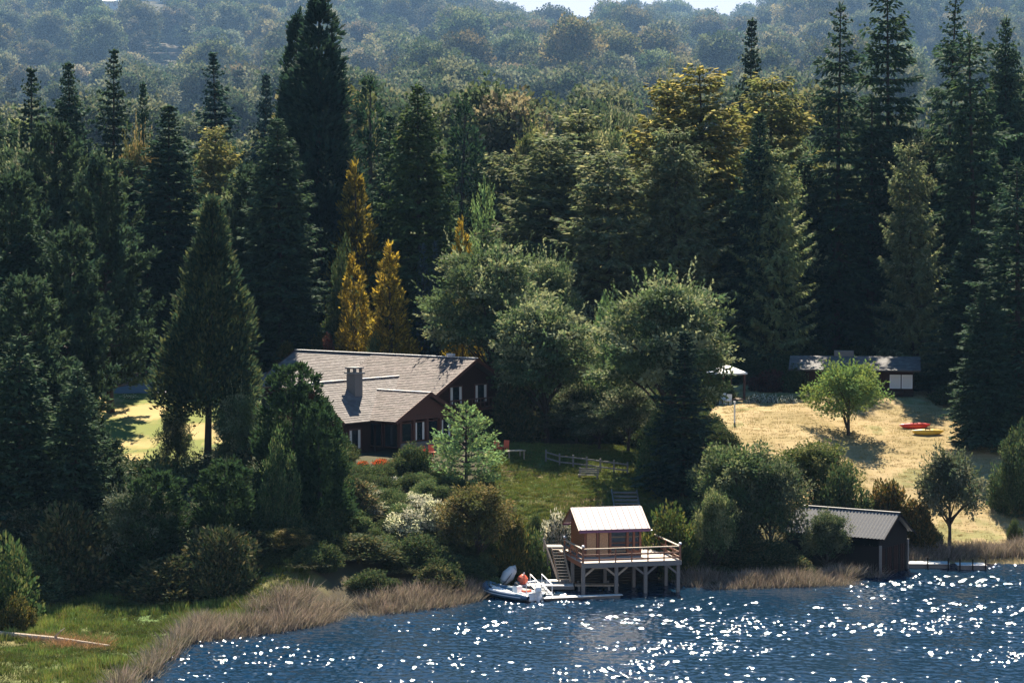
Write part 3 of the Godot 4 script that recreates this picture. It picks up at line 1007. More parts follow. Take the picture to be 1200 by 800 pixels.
	box(b, "seat", Vector3(1.0, 0.42, 0.5), Vector3(0, 0.36, -1.05), mats["boat_white"])
	box(b, "life_jacket", Vector3(0.6, 0.14, 0.42), Vector3(0.05, 0.65, -1.05), mats["orange"])
	var mo := Leafy.new()
	mo.tube([Vector3(0, 0.5, 0.12), Vector3(0, 0.75, 0.16), Vector3(0, 1.02, 0.14), Vector3(0, 1.12, 0.12)], [0.17, 0.24, 0.22, 0.06], 10, Color(1, 1, 1))
	mo.box(Vector3(0, 0.1, 0.14), Vector3(0.06, 0, 0), Vector3(0, 0.45, 0), Vector3(0, 0, 0.1), Color(1, 1, 1))
	var om := part(b, "outboard_motor", mo.mesh(), mats["boat_white"])
	var arch := Leafy.new()
	arch.tube([Vector3(-0.62, 0.55, -0.4), Vector3(-0.6, 1.25, -0.45), Vector3(-0.45, 1.4, -0.45), Vector3(0.45, 1.4, -0.45), Vector3(0.6, 1.25, -0.45), Vector3(0.62, 0.55, -0.4)], [0.03, 0.03, 0.03, 0.03, 0.03, 0.03], 6, Color(1, 1, 1))
	part(b, "rail", arch.mesh(), mats["aluminium"])
	# buoy and dinghy on the dock
	var bu := thing("buoy", "round orange mooring buoy lying on the white dock", "buoy", Vector3(0.72, 0.445, -178.4))
	var bs := Leafy.new()
	bs.tube([Vector3(0, 0, 0), Vector3(0.02, 0.07, 0), Vector3(0.05, 0.28, 0), Vector3(0.09, 0.5, 0), Vector3(0.12, 0.67, 0), Vector3(0.14, 0.76, 0)], [0.1, 0.26, 0.4, 0.38, 0.2, 0.05], 14, Color(1, 1, 1))
	part(bu, "float", bs.mesh(), mats["orange"])
	var be := Leafy.new()
	be.tube([Vector3(0.14, 0.75, 0), Vector3(0.17, 0.9, 0)], [0.06, 0.05], 8, Color(1, 1, 1))
	part(bu, "eye", be.mesh(), mats["aluminium"])
	var di := thing("dinghy", "upturned grey white dinghy leaning on the bank behind the orange buoy", "boat", Vector3(-0.25, 0.35, -179.0))
	var dl := Leafy.new()
	dl.tube([Vector3(-0.6, 0.0, 0.3), Vector3(-0.42, 0.2, 0.2), Vector3(-0.05, 0.62, -0.1), Vector3(0.32, 1.05, -0.4), Vector3(0.5, 1.3, -0.6)], [0.05, 0.3, 0.48, 0.34, 0.04], 14, Color(1, 1, 1))
	part(di, "hull", dl.mesh(), mats["dinghy_white"])
	var dg := Leafy.new()
	dg.tube([Vector3(-0.62, -0.04, 0.45), Vector3(-0.18, 0.32, 0.62), Vector3(0.2, 0.8, 0.22), Vector3(0.52, 1.28, -0.5)], [0.04, 0.04, 0.04, 0.03], 6, Color(1, 1, 1))
	part(di, "gunwale", dg.mesh(), mats["grey_wood"])

func build_shed() -> void:
	# dark boathouse with corrugated roof
	rng.seed = 41
	var th := deg_to_rad(34.0)
	var rp := pt(1055.0, 601.0, 187.0)
	var o := thing("boathouse", "dark wooden boathouse with corrugated grey metal roof among the reeds", "boathouse", Vector3(rp.x, 0, rp.z), -th)
	var ry := rp.y
	var hw := 2.75
	var drop := 1.75
	var L := 8.6
	var wood: Material = mats["black_wood"]
	for s in [1.0, -1.0]:
		var lf := Leafy.new()
		var dv := Vector3(0, -drop, s * hw)
		var nv := Vector3(0, hw, s * drop).normalized()
		var n := 30
		for k in n:
			var xa := -L * k / n
			var xb := -L * (k + 0.5) / n
			var xc := -L * (k + 1.0) / n
			var pa := Vector3(xa, ry, 0)
			var pb := Vector3(xb, ry, 0) + nv * 0.07
			var pc := Vector3(xc, ry, 0)
			lf.quad(pa, pb, pb + dv, pa + dv, Color(1, 1, 1))
			lf.quad(pb, pc, pc + dv, pb + dv, Color(1, 1, 1))
		part(o, "roof", lf.mesh(), mats["corrugated"])
	var pan := Leafy.new()
	var dvv := Vector3(0, -drop, hw)
	var nvv := Vector3(0, hw, drop).normalized()
	pan.box(Vector3(-5.6, ry, 0) + dvv * 0.42 + nvv * 0.07, Vector3(0.75, 0, 0), dvv * 0.16, nvv * 0.015, Color(1, 1, 1))
	part(o, "roof_sheet", pan.mesh(), mats["pale_stone"])
	bar(o, "ridge_cap", Vector3(-L, ry + 0.05, 0), Vector3(0.02, ry + 0.05, 0), 0.3, 0.04, mats["corrugated"])
	var gl := Leafy.new()
	gable(gl, Vector3(-0.5, ry - drop + 0.2, hw - 0.35), Vector3(-0.5, ry - drop + 0.2, -hw + 0.35), Vector3(-0.5, ry - 0.12, 0), -0.8, Vector3(-0.15, 0, 0), Color(1, 1, 1))
	part(o, "gable_wall", gl.mesh(), wood)
	for k in 12:
		box(o, "board", Vector3(0.04, 2.4, 0.34), Vector3(-0.47, 0.9, -2.1 + k * 0.39), mats["shed_board"] if k % 3 else wood)
	box(o, "corner_post", Vector3(0.16, 3.2, 0.16), Vector3(-0.45, 0.75, 2.42), mats["grey_wood"])
	box(o, "corner_post", Vector3(0.16, 3.2, 0.16), Vector3(-0.45, 0.75, -2.42), mats["grey_wood"])
	box(o, "wall", Vector3(L - 0.8, 3.0, 0.15), Vector3(-L * 0.5 - 0.2, 0.75, hw - 0.42), wood)
	box(o, "wall", Vector3(L - 0.8, 3.0, 0.15), Vector3(-L * 0.5 - 0.2, 0.75, -hw + 0.42), wood)
	for s in [-1.0, 1.0]:
		bar(o, "bargeboard", Vector3(0.02, ry - 0.08, 0), Vector3(0.02, ry - drop - 0.08, s * hw), 0.05, 0.16, wood)
	# two pale jetties beside it
	for q in [[1062.0, 1116.0, 190.2, "long pale floating jetty beside the dark boathouse"], [1124.0, 1160.0, 189.4, "short pale floating jetty beyond the long one"]]:
		var xa: float = (q[0] - 600.0) / F * q[2]
		var xb: float = (q[1] - 600.0) / F * q[2]
		var j := thing("jetty", q[3], "jetty", Vector3(xa, 0, -q[2]), deg_to_rad(-2.0))
		var W := xb - xa
		var jb := Leafy.new()
		var nb := int(W / 0.14)
		for k in nb:
			var c := Color(0.6, 0.6, 0.6) * rng.randf_range(0.88, 1.12)
			jb.box(Vector3(0.07 + k * 0.14, 0.36, 0), Vector3(0.066, 0, 0), Vector3(0, 0.02, 0), Vector3(0, 0, 0.75), Color(c.r, c.g, c.b))
		var jp := part(j, "boards", jb.mesh(), vcol("white_boards", 0.5))
		jp.set_meta("kind", "stuff")
		box(j, "float", Vector3(W - 0.1, 0.34, 1.2), Vector3(W * 0.5, 0.16, 0), mats["grey_wood"])
		for k in 3:
			box(j, "mooring_post", Vector3(0.09, 1.2, 0.09), Vector3(0.2 + k * (W - 0.4) * 0.5, 0.25, 0.72), mats["black_wood"])

func build_upper_cabin() -> void:
	rng.seed = 51
	var d := 243.0
	var p := pt(1000.0, 425.0, d)
	var gy := ground(p.x, d)
	var o := thing("guest_cabin", "low dark cabin with grey roof and white framed windows above the dry lawn", "cabin", Vector3(p.x, gy, -d), deg_to_rad(-9.0))
	var ry := pt(1000.0, 417.0, d).y - gy
	var drop := 1.15
	var hw := 3.6
	var x0 := -6.2
	var x1 := 6.6
	var grey := [Color(0.12, 0.115, 0.12), Color(0.14, 0.135, 0.14), Color(0.1, 0.098, 0.1)]
	part(o, "roof", shingles(Vector3(x0, ry, 0), Vector3(1, 0, 0), Vector3(0, -drop, hw).normalized(), x1 - x0, Vector2(drop, hw).length(), grey), vcol("shingle"))
	part(o, "roof", shingles(Vector3(x0, ry, 0), Vector3(1, 0, 0), Vector3(0, -drop, -hw).normalized(), x1 - x0, Vector2(drop, hw).length(), grey), vcol("shingle"))
	var wood: Material = mats["dark_wood"]
	for xx in [x0 + 0.7, x1 - 0.7]:
		var g := Leafy.new()
		gable(g, Vector3(xx, ry - drop + 0.1, hw - 0.7), Vector3(xx, ry - drop + 0.1, -hw + 0.7), Vector3(xx, ry - 0.2, 0), -0.5, Vector3(0.2 if xx < 0 else -0.2, 0, 0), Color(1, 1, 1))
		part(o, "gable_wall", g.mesh(), wood)
	for s in [-1.0, 1.0]:
		box(o, "wall", Vector3(x1 - x0 - 1.8, ry - drop + 0.6, 0.2), Vector3(0.2, (ry - drop) * 0.5 - 0.1, s * (hw - 0.8)), wood)
	for k in 2:
		window(o, Vector3(4.15 + k * 1.15, ry - drop - 1.15, hw - 0.66), Vector3(1, 0, 0), 0.95, 1.25, mats["white_paint"], mats["curtain"])
	box(o, "chimney", Vector3(1.9, 0.7, 1.0), Vector3(-0.9, ry + 0.15, -0.4), mats["stone"])
	box(o, "deck", Vector3(8.0, 0.25, 1.6), Vector3(1.0, 0.3, hw + 0.2), wood)

	# small pavilion with white roof
	d = 236.0
	p = pt(852.0, 462.0, d)
	gy = ground(p.x, d)
	var g2 := thing("pavilion", "small open pavilion with white hipped roof and brown posts by the tall tree", "pavilion", Vector3(p.x, gy, -d), 0.5)
	var top := pt(852.0, 427.0, d).y - gy
	var eave := top - 0.75
	var rl := Leafy.new()
	for k in 4:
		var a0 := PI * 0.25 + k * PI * 0.5
		var e0 := Vector3(cos(a0) * 2.0, eave, sin(a0) * 2.0)
		var e1 := Vector3(cos(a0 + PI * 0.5) * 2.0, eave, sin(a0 + PI * 0.5) * 2.0)
		rl.tri(Vector3(0, top, 0), e1, e0, Color(1, 1, 1))
		rl.quad(e0, e1, e1 - Vector3(0, 0.16, 0), e0 - Vector3(0, 0.16, 0), Color(1, 1, 1))
	part(g2, "roof", rl.mesh(), mats["white_paint"])
	for k in 4:
		var a1 := PI * 0.25 + k * PI * 0.5
		box(g2, "post", Vector3(0.18, eave + 0.5, 0.18), Vector3(cos(a1) * 1.7, eave * 0.5 - 0.27, sin(a1) * 1.7), mats["red_wood"])
	box(g2, "floor", Vector3(2.6, 0.3, 2.6), Vector3(0, 0.05, 0), mats["red_wood"])
	for q in [[847.0, 469.0, 233.5], [854.0, 472.0, 232.5]]:
		var c := pt(q[0], q[1], q[2])
		chair("white plastic chair beside the small white roofed pavilion", "white garden chairs by the pavilion", Vector3(c.x, ground(c.x, q[2]) + 0.1, -q[2]), -0.4, mats["white_paint"])
	# white marker post
	var wp := pt(861.0, 500.0, 222.0)
	var gp := ground(wp.x, 222.0)
	var po := thing("white_post", "thin white wooden post at the edge of the dry lawn", "post", Vector3(wp.x, gp, -222.0))
	box(po, "shaft", Vector3(0.14, 2.0, 0.14), Vector3(0, 0.95, 0), mats["white_paint"])
	box(po, "cap", Vector3(0.22, 0.08, 0.22), Vector3(0, 2.0, 0), mats["white_paint"])
	# kayaks on the grass
	for q in [[1074.0, 490.0, 227.0, "red kayak lying on the grass under the conifers", "red_plastic", 0.15], [1089.0, 494.5, 225.0, "yellow kayak lying beside the red kayak", "yellow_plastic", -0.05]]:
		var kx: float = (q[0] - 600.0) / F * q[2]
		var kk := thing("kayak", q[3], "kayak", Vector3(kx, ground(kx, q[2]) + 0.12, -q[2]), q[5])
		var hl := Leafy.new()
		hl.tube([Vector3(-1.5, 0.32, 0), Vector3(-1.1, 0.24, 0), Vector3(-0.5, 0.2, 0), Vector3(0.5, 0.2, 0), Vector3(1.1, 0.24, 0), Vector3(1.5, 0.32, 0)], [0.03, 0.2, 0.3, 0.3, 0.2, 0.03], 12, Color(1, 1, 1))
		part(kk, "hull", hl.mesh(), mats[q[4]])
		var ck := TorusMesh.new()
		ck.inner_radius = 0.2
		ck.outer_radius = 0.27
		ck.rings = 16
		ck.ring_segments = 6
		part(kk, "cockpit_rim", ck, mats["black_wood"], Vector3(0, 0.5, 0))

var chair_proto: Node3D
func chair(label: String, group: String, at: Vector3, turn: float, m: Material) -> void:
	var o := thing("garden_chair", label, "chair", at, turn, group)
	box(o, "seat", Vector3(0.5, 0.06, 0.5), Vector3(0, 0.43, 0), m)
	box(o, "backrest", Vector3(0.5, 0.55, 0.06), Vector3(0, 0.75, -0.24), m, Vector3(-0.15, 0, 0))
	for s in [-1.0, 1.0]:
		for e in [-1.0, 1.0]:
			box(o, "leg", Vector3(0.06, 0.42, 0.06), Vector3(s * 0.21, 0.2, e * 0.21), m)

func build_materials() -> void:
	var grain := noise_tex(0.02, 4, 0.72, 1.0)
	var rough := noise_tex(0.05, 5, 0.55, 1.0)
	plain("dark_wood", lin(0.062, 0.03, 0.022), 0.7, 0.0, grain, 0.5)
	plain("red_wood", lin(0.13, 0.045, 0.028), 0.6, 0.0, grain, 0.6)
	plain("black_wood", lin(0.028, 0.022, 0.02), 0.8, 0.0, rough, 0.5)
	plain("shed_board", lin(0.06, 0.026, 0.02), 0.8, 0.0, rough, 0.5)
	plain("cabin_wood", lin(0.34, 0.115, 0.045), 0.5, 0.0, grain, 0.8)
	plain("cabin_dark", lin(0.25, 0.08, 0.035), 0.5, 0.0, grain, 0.8)
	plain("shutter_wood", lin(0.55, 0.32, 0.16), 0.5, 0.0, grain, 0.8)
	plain("rail_wood", lin(0.32, 0.12, 0.06), 0.55, 0.0, grain, 0.8)
	plain("grey_wood", lin(0.3, 0.27, 0.25), 0.7, 0.0, rough, 0.7)
	plain("pale_wood", lin(0.5, 0.38, 0.27), 0.55, 0.0, grain, 0.8)
	plain("stone", lin(0.3, 0.27, 0.25), 0.85, 0.0, rough, 1.2)
	plain("pale_stone", lin(0.42, 0.4, 0.38), 0.8, 0.0, rough, 1.0)
	plain("pale_metal", lin(0.6, 0.6, 0.62), 0.45, 0.3)
	plain("aluminium", lin(0.75, 0.76, 0.78), 0.35, 0.8)
	plain("bright_roof", lin(0.36, 0.28, 0.335), 0.58, 0.15, rough, 0.4)
	plain("purple_fascia", lin(0.16, 0.06, 0.12), 0.5)
	plain("corrugated", lin(0.22, 0.22, 0.235), 0.5, 0.5, rough, 0.35)
	plain("white_paint", lin(0.78, 0.77, 0.75), 0.5)
	plain("curtain", lin(0.7, 0.68, 0.64), 0.8)
	plain("orange", lin(0.72, 0.13, 0.06), 0.45)
	plain("red_plastic", lin(0.6, 0.03, 0.02), 0.35)
	plain("yellow_plastic", lin(0.75, 0.45, 0.03), 0.35)
	plain("boat_blue", lin(0.05, 0.12, 0.2), 0.4)
	plain("boat_white", lin(0.75, 0.75, 0.76), 0.4)
	plain("dinghy_white", lin(0.55, 0.56, 0.56), 0.5)
	plain("gravel", lin(0.3, 0.29, 0.31), 0.9, 0.0, rough, 0.8)
	bark = plain("bark", lin(0.075, 0.055, 0.042), 0.95, 0.0, rough, 0.7)
	for k in ["dark_wood", "black_wood", "shed_board"]:
		mats[k].metallic_specular = 0.2
	var g := StandardMaterial3D.new()
	g.resource_name = "glass"
	g.albedo_color = lin(0.012, 0.02, 0.025)
	g.roughness = 0.06
	g.metallic_specular = 0.6
	mats["glass"] = g
	# foliage
	leafmat("leaf")
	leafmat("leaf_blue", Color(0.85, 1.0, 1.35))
	leafmat("leaf_bright", Color(1.3, 1.33, 1.15))
	leafmat("leaf_warm", Color(1.35, 1.22, 0.8))
	leafmat("leaf_brown", Color(1.5, 1.05, 0.75))
	leafmat("larch_leaf", Color(1, 1, 1), 1.0)
	leafmat("larch_gold", Color(1.25, 1.08, 0.75), 1.0)
	leafmat("shade_leaf", Color(1, 1, 1), 0.3)  # same leaf colour passing less light, imitates the shade on the bank bushes
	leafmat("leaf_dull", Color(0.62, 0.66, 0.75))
	leafmat("leaf_pale", Color(1.7, 1.6, 1.35))
	leafmat("leaf_grey", Color(1.6, 1.4, 1.6))
	leafmat("leaf_purple", Color(1.6, 0.5, 0.9))

func build_kinds() -> void:
	kinds["fir_a"] = make_fir(101, 30.0, 6.0, 62, 8, {"rough": 0.3, "col": Color(0.04, 0.076, 0.05), "droop": 0.45})
	kinds["fir_b"] = make_fir(102, 30.0, 6.5, 58, 8, {"col": Color(0.045, 0.08, 0.05), "droop": 0.3, "rough": 0.3, "power": 0.7})
	kinds["fir_c"] = make_fir(103, 18.0, 4.0, 46, 7, {"rough": 0.35, "col": Color(0.034, 0.062, 0.046), "droop": 0.4, "twig": 0.7})
	kinds["fir_d"] = make_fir(108, 26.0, 5.6, 50, 7, {"col": Color(0.036, 0.066, 0.042), "droop": 0.6, "rough": 0.42, "power": 0.9, "gap": 0.1})
	kinds["ragged_a"] = make_fir(104, 38.0, 7.0, 44, 7, {"col": Color(0.04, 0.074, 0.048), "droop": 0.5, "rough": 0.42, "gap": 0.14, "power": 0.62, "twig": 1.1, "wide": 0.19})
	kinds["ragged_b"] = make_fir(105, 38.0, 7.5, 40, 7, {"col": Color(0.042, 0.076, 0.046), "droop": 0.6, "rough": 0.45, "gap": 0.18, "power": 0.55, "twig": 1.2, "wide": 0.2})
	kinds["larch_a"] = make_fir(106, 28.0, 7.0, 36, 8, {"col": Color(0.14, 0.165, 0.08), "tips": Color(0.32, 0.31, 0.17), "droop": -0.15, "rough": 0.35, "power": 0.5, "twig": 0.9})
	kinds["larch_b"] = make_fir(107, 26.0, 7.5, 32, 9, {"col": Color(0.13, 0.16, 0.085), "tips": Color(0.3, 0.3, 0.18), "droop": -0.05, "rough": 0.4, "power": 0.45, "twig": 1.0})
	kinds["sequoia_a"] = make_cypress(111, 32.0, 5.2, 700, 40, {"col": Color(0.028, 0.055, 0.04), "size": 0.62})
	kinds["sequoia_b"] = make_cypress(112, 24.0, 5.0, 560, 40, {"col": Color(0.034, 0.06, 0.036), "size": 0.5, "power": 0.85, "tips": Color(0.11, 0.12, 0.05), "bare": 0.34})
	kinds["cypress"] = make_cypress(113, 16.0, 2.8, 300, 24, {"col": Color(0.03, 0.06, 0.035), "size": 0.4, "power": 0.6})
	kinds["gold_cypress"] = make_cypress(114, 11.0, 2.3, 260, 26, {"col": Color(0.16, 0.13, 0.03), "tips": Color(0.6, 0.42, 0.06), "size": 0.36, "power": 0.7})
	kinds["column"] = make_cypress(115, 14.0, 3.4, 460, 44, {"col": Color(0.035, 0.065, 0.03), "size": 0.4, "power": 0.26, "even": 0.6, "up": 1.0, "clump": 0.2})
	kinds["beech_a"] = make_beech(121, 16.0, 6.2, 330, 85, {"flat": 0.28, "clump": 0.22, "col": BEECH, "tips": BEECH_TIPS})
	kinds["beech_b"] = make_beech(122, 15.0, 6.0, 320, 85, {"flat": 0.28, "clump": 0.22, "col": BEECH, "tips": BEECH_TIPS, "low": 0.05})
	kinds["beech_c"] = make_beech(123, 14.0, 5.5, 280, 60, {"col": BEECH, "tips": BEECH_TIPS, "flat": 0.5})
	kinds["round_tree"] = make_beech(124, 6.5, 3.6, 180, 60, {"col": Color(0.1, 0.155, 0.06), "tips": Color(0.17, 0.2, 0.06), "size": 0.24, "flat": 0.7, "low": 0.0, "clump": 0.2})
	kinds["willow"] = make_beech(125, 7.0, 2.8, 190, 70, {"col": Color(0.085, 0.105, 0.06), "tips": Color(0.2, 0.2, 0.14), "size": 0.24, "flat": 0.9, "low": 0.1, "clump": 0.24})
	kinds["billow"] = make_beech(126, 8.0, 4.2, 230, 75, {"col": Color(0.06, 0.09, 0.045), "tips": Color(0.16, 0.17, 0.1), "size": 0.26, "flat": 0.85, "low": -0.1, "clump": 0.2, "shoots": 0.15})
	kinds["shrub_a"] = make_shrub(131, 4.0, 2.6, 130, 70, {"col": Color(0.045, 0.075, 0.034), "tips": Color(0.1, 0.11, 0.05)})
	kinds["shrub_b"] = make_shrub(132, 4.5, 2.6, 140, 70, {"col": Color(0.05, 0.07, 0.034), "tips": Color(0.14, 0.125, 0.06), "sharp": 0.4})
	kinds["shrub_c"] = make_shrub(133, 3.0, 2.2, 110, 70, {"col": Color(0.06, 0.08, 0.045), "tips": Color(0.58, 0.56, 0.48), "share": 0.6, "size": 0.22})
	kinds["shrub_d"] = make_shrub(134, 7.0, 4.0, 240, 80, {"col": Color(0.05, 0.085, 0.04), "tips": Color(0.12, 0.14, 0.07), "clump": 0.2})
	kinds["flowers"] = make_shrub(135, 1.2, 1.3, 60, 34, {"col": Color(0.05, 0.09, 0.035), "tips": Color(0.75, 0.73, 0.68), "share": 0.5, "size": 0.16})
	kinds["red_flowers"] = make_shrub(136, 0.9, 1.2, 60, 30, {"col": Color(0.06, 0.1, 0.03), "tips": Color(0.75, 0.12, 0.04), "share": 0.5, "size": 0.15})
	kinds["pink_flowers"] = make_shrub(137, 1.6, 1.6, 70, 34, {"col": Color(0.06, 0.09, 0.04), "tips": Color(0.7, 0.35, 0.35), "share": 0.5, "size": 0.18})
	kinds["pine"] = make_pine(141, 8.5, 3.8, {"col": Color(0.12, 0.19, 0.095), "levels": 12, "dense": 44})
	kinds["tall_pine"] = make_pine(142, 26.0, 6.5, {"col": Color(0.045, 0.075, 0.045), "levels": 24, "dense": 80, "size": 0.62, "bare": 0.1, "power": 0.45})
	kinds["blue_spruce"] = make_fir(143, 7.0, 1.9, 22, 7, {"col": Color(0.06, 0.09, 0.1), "droop": 0.1, "twig": 0.45, "wide": 0.09})
	kinds["far_a"] = make_beech(151, 13.0, 6.2, 170, 75, {"col": BEECH, "tips": BEECH_TIPS, "size": 0.38, "wide": 0.5, "flat": 0.8, "clump": 0.2, "shoots": 0.0, "low": 0.02, "lobe": 0.36})
	kinds["far_b"] = make_beech(152, 14.0, 6.0, 170, 75, {"col": BEECH, "tips": BEECH_TIPS, "size": 0.38, "wide": 0.5, "flat": 0.8, "clump": 0.2, "shoots": 0.0, "low": 0.02, "lobe": 0.36})
	kinds["far_c"] = make_fir(153, 18.0, 3.6, 20, 7, {"col": Color(0.04, 0.065, 0.045), "twig": 1.1, "wide": 0.25})

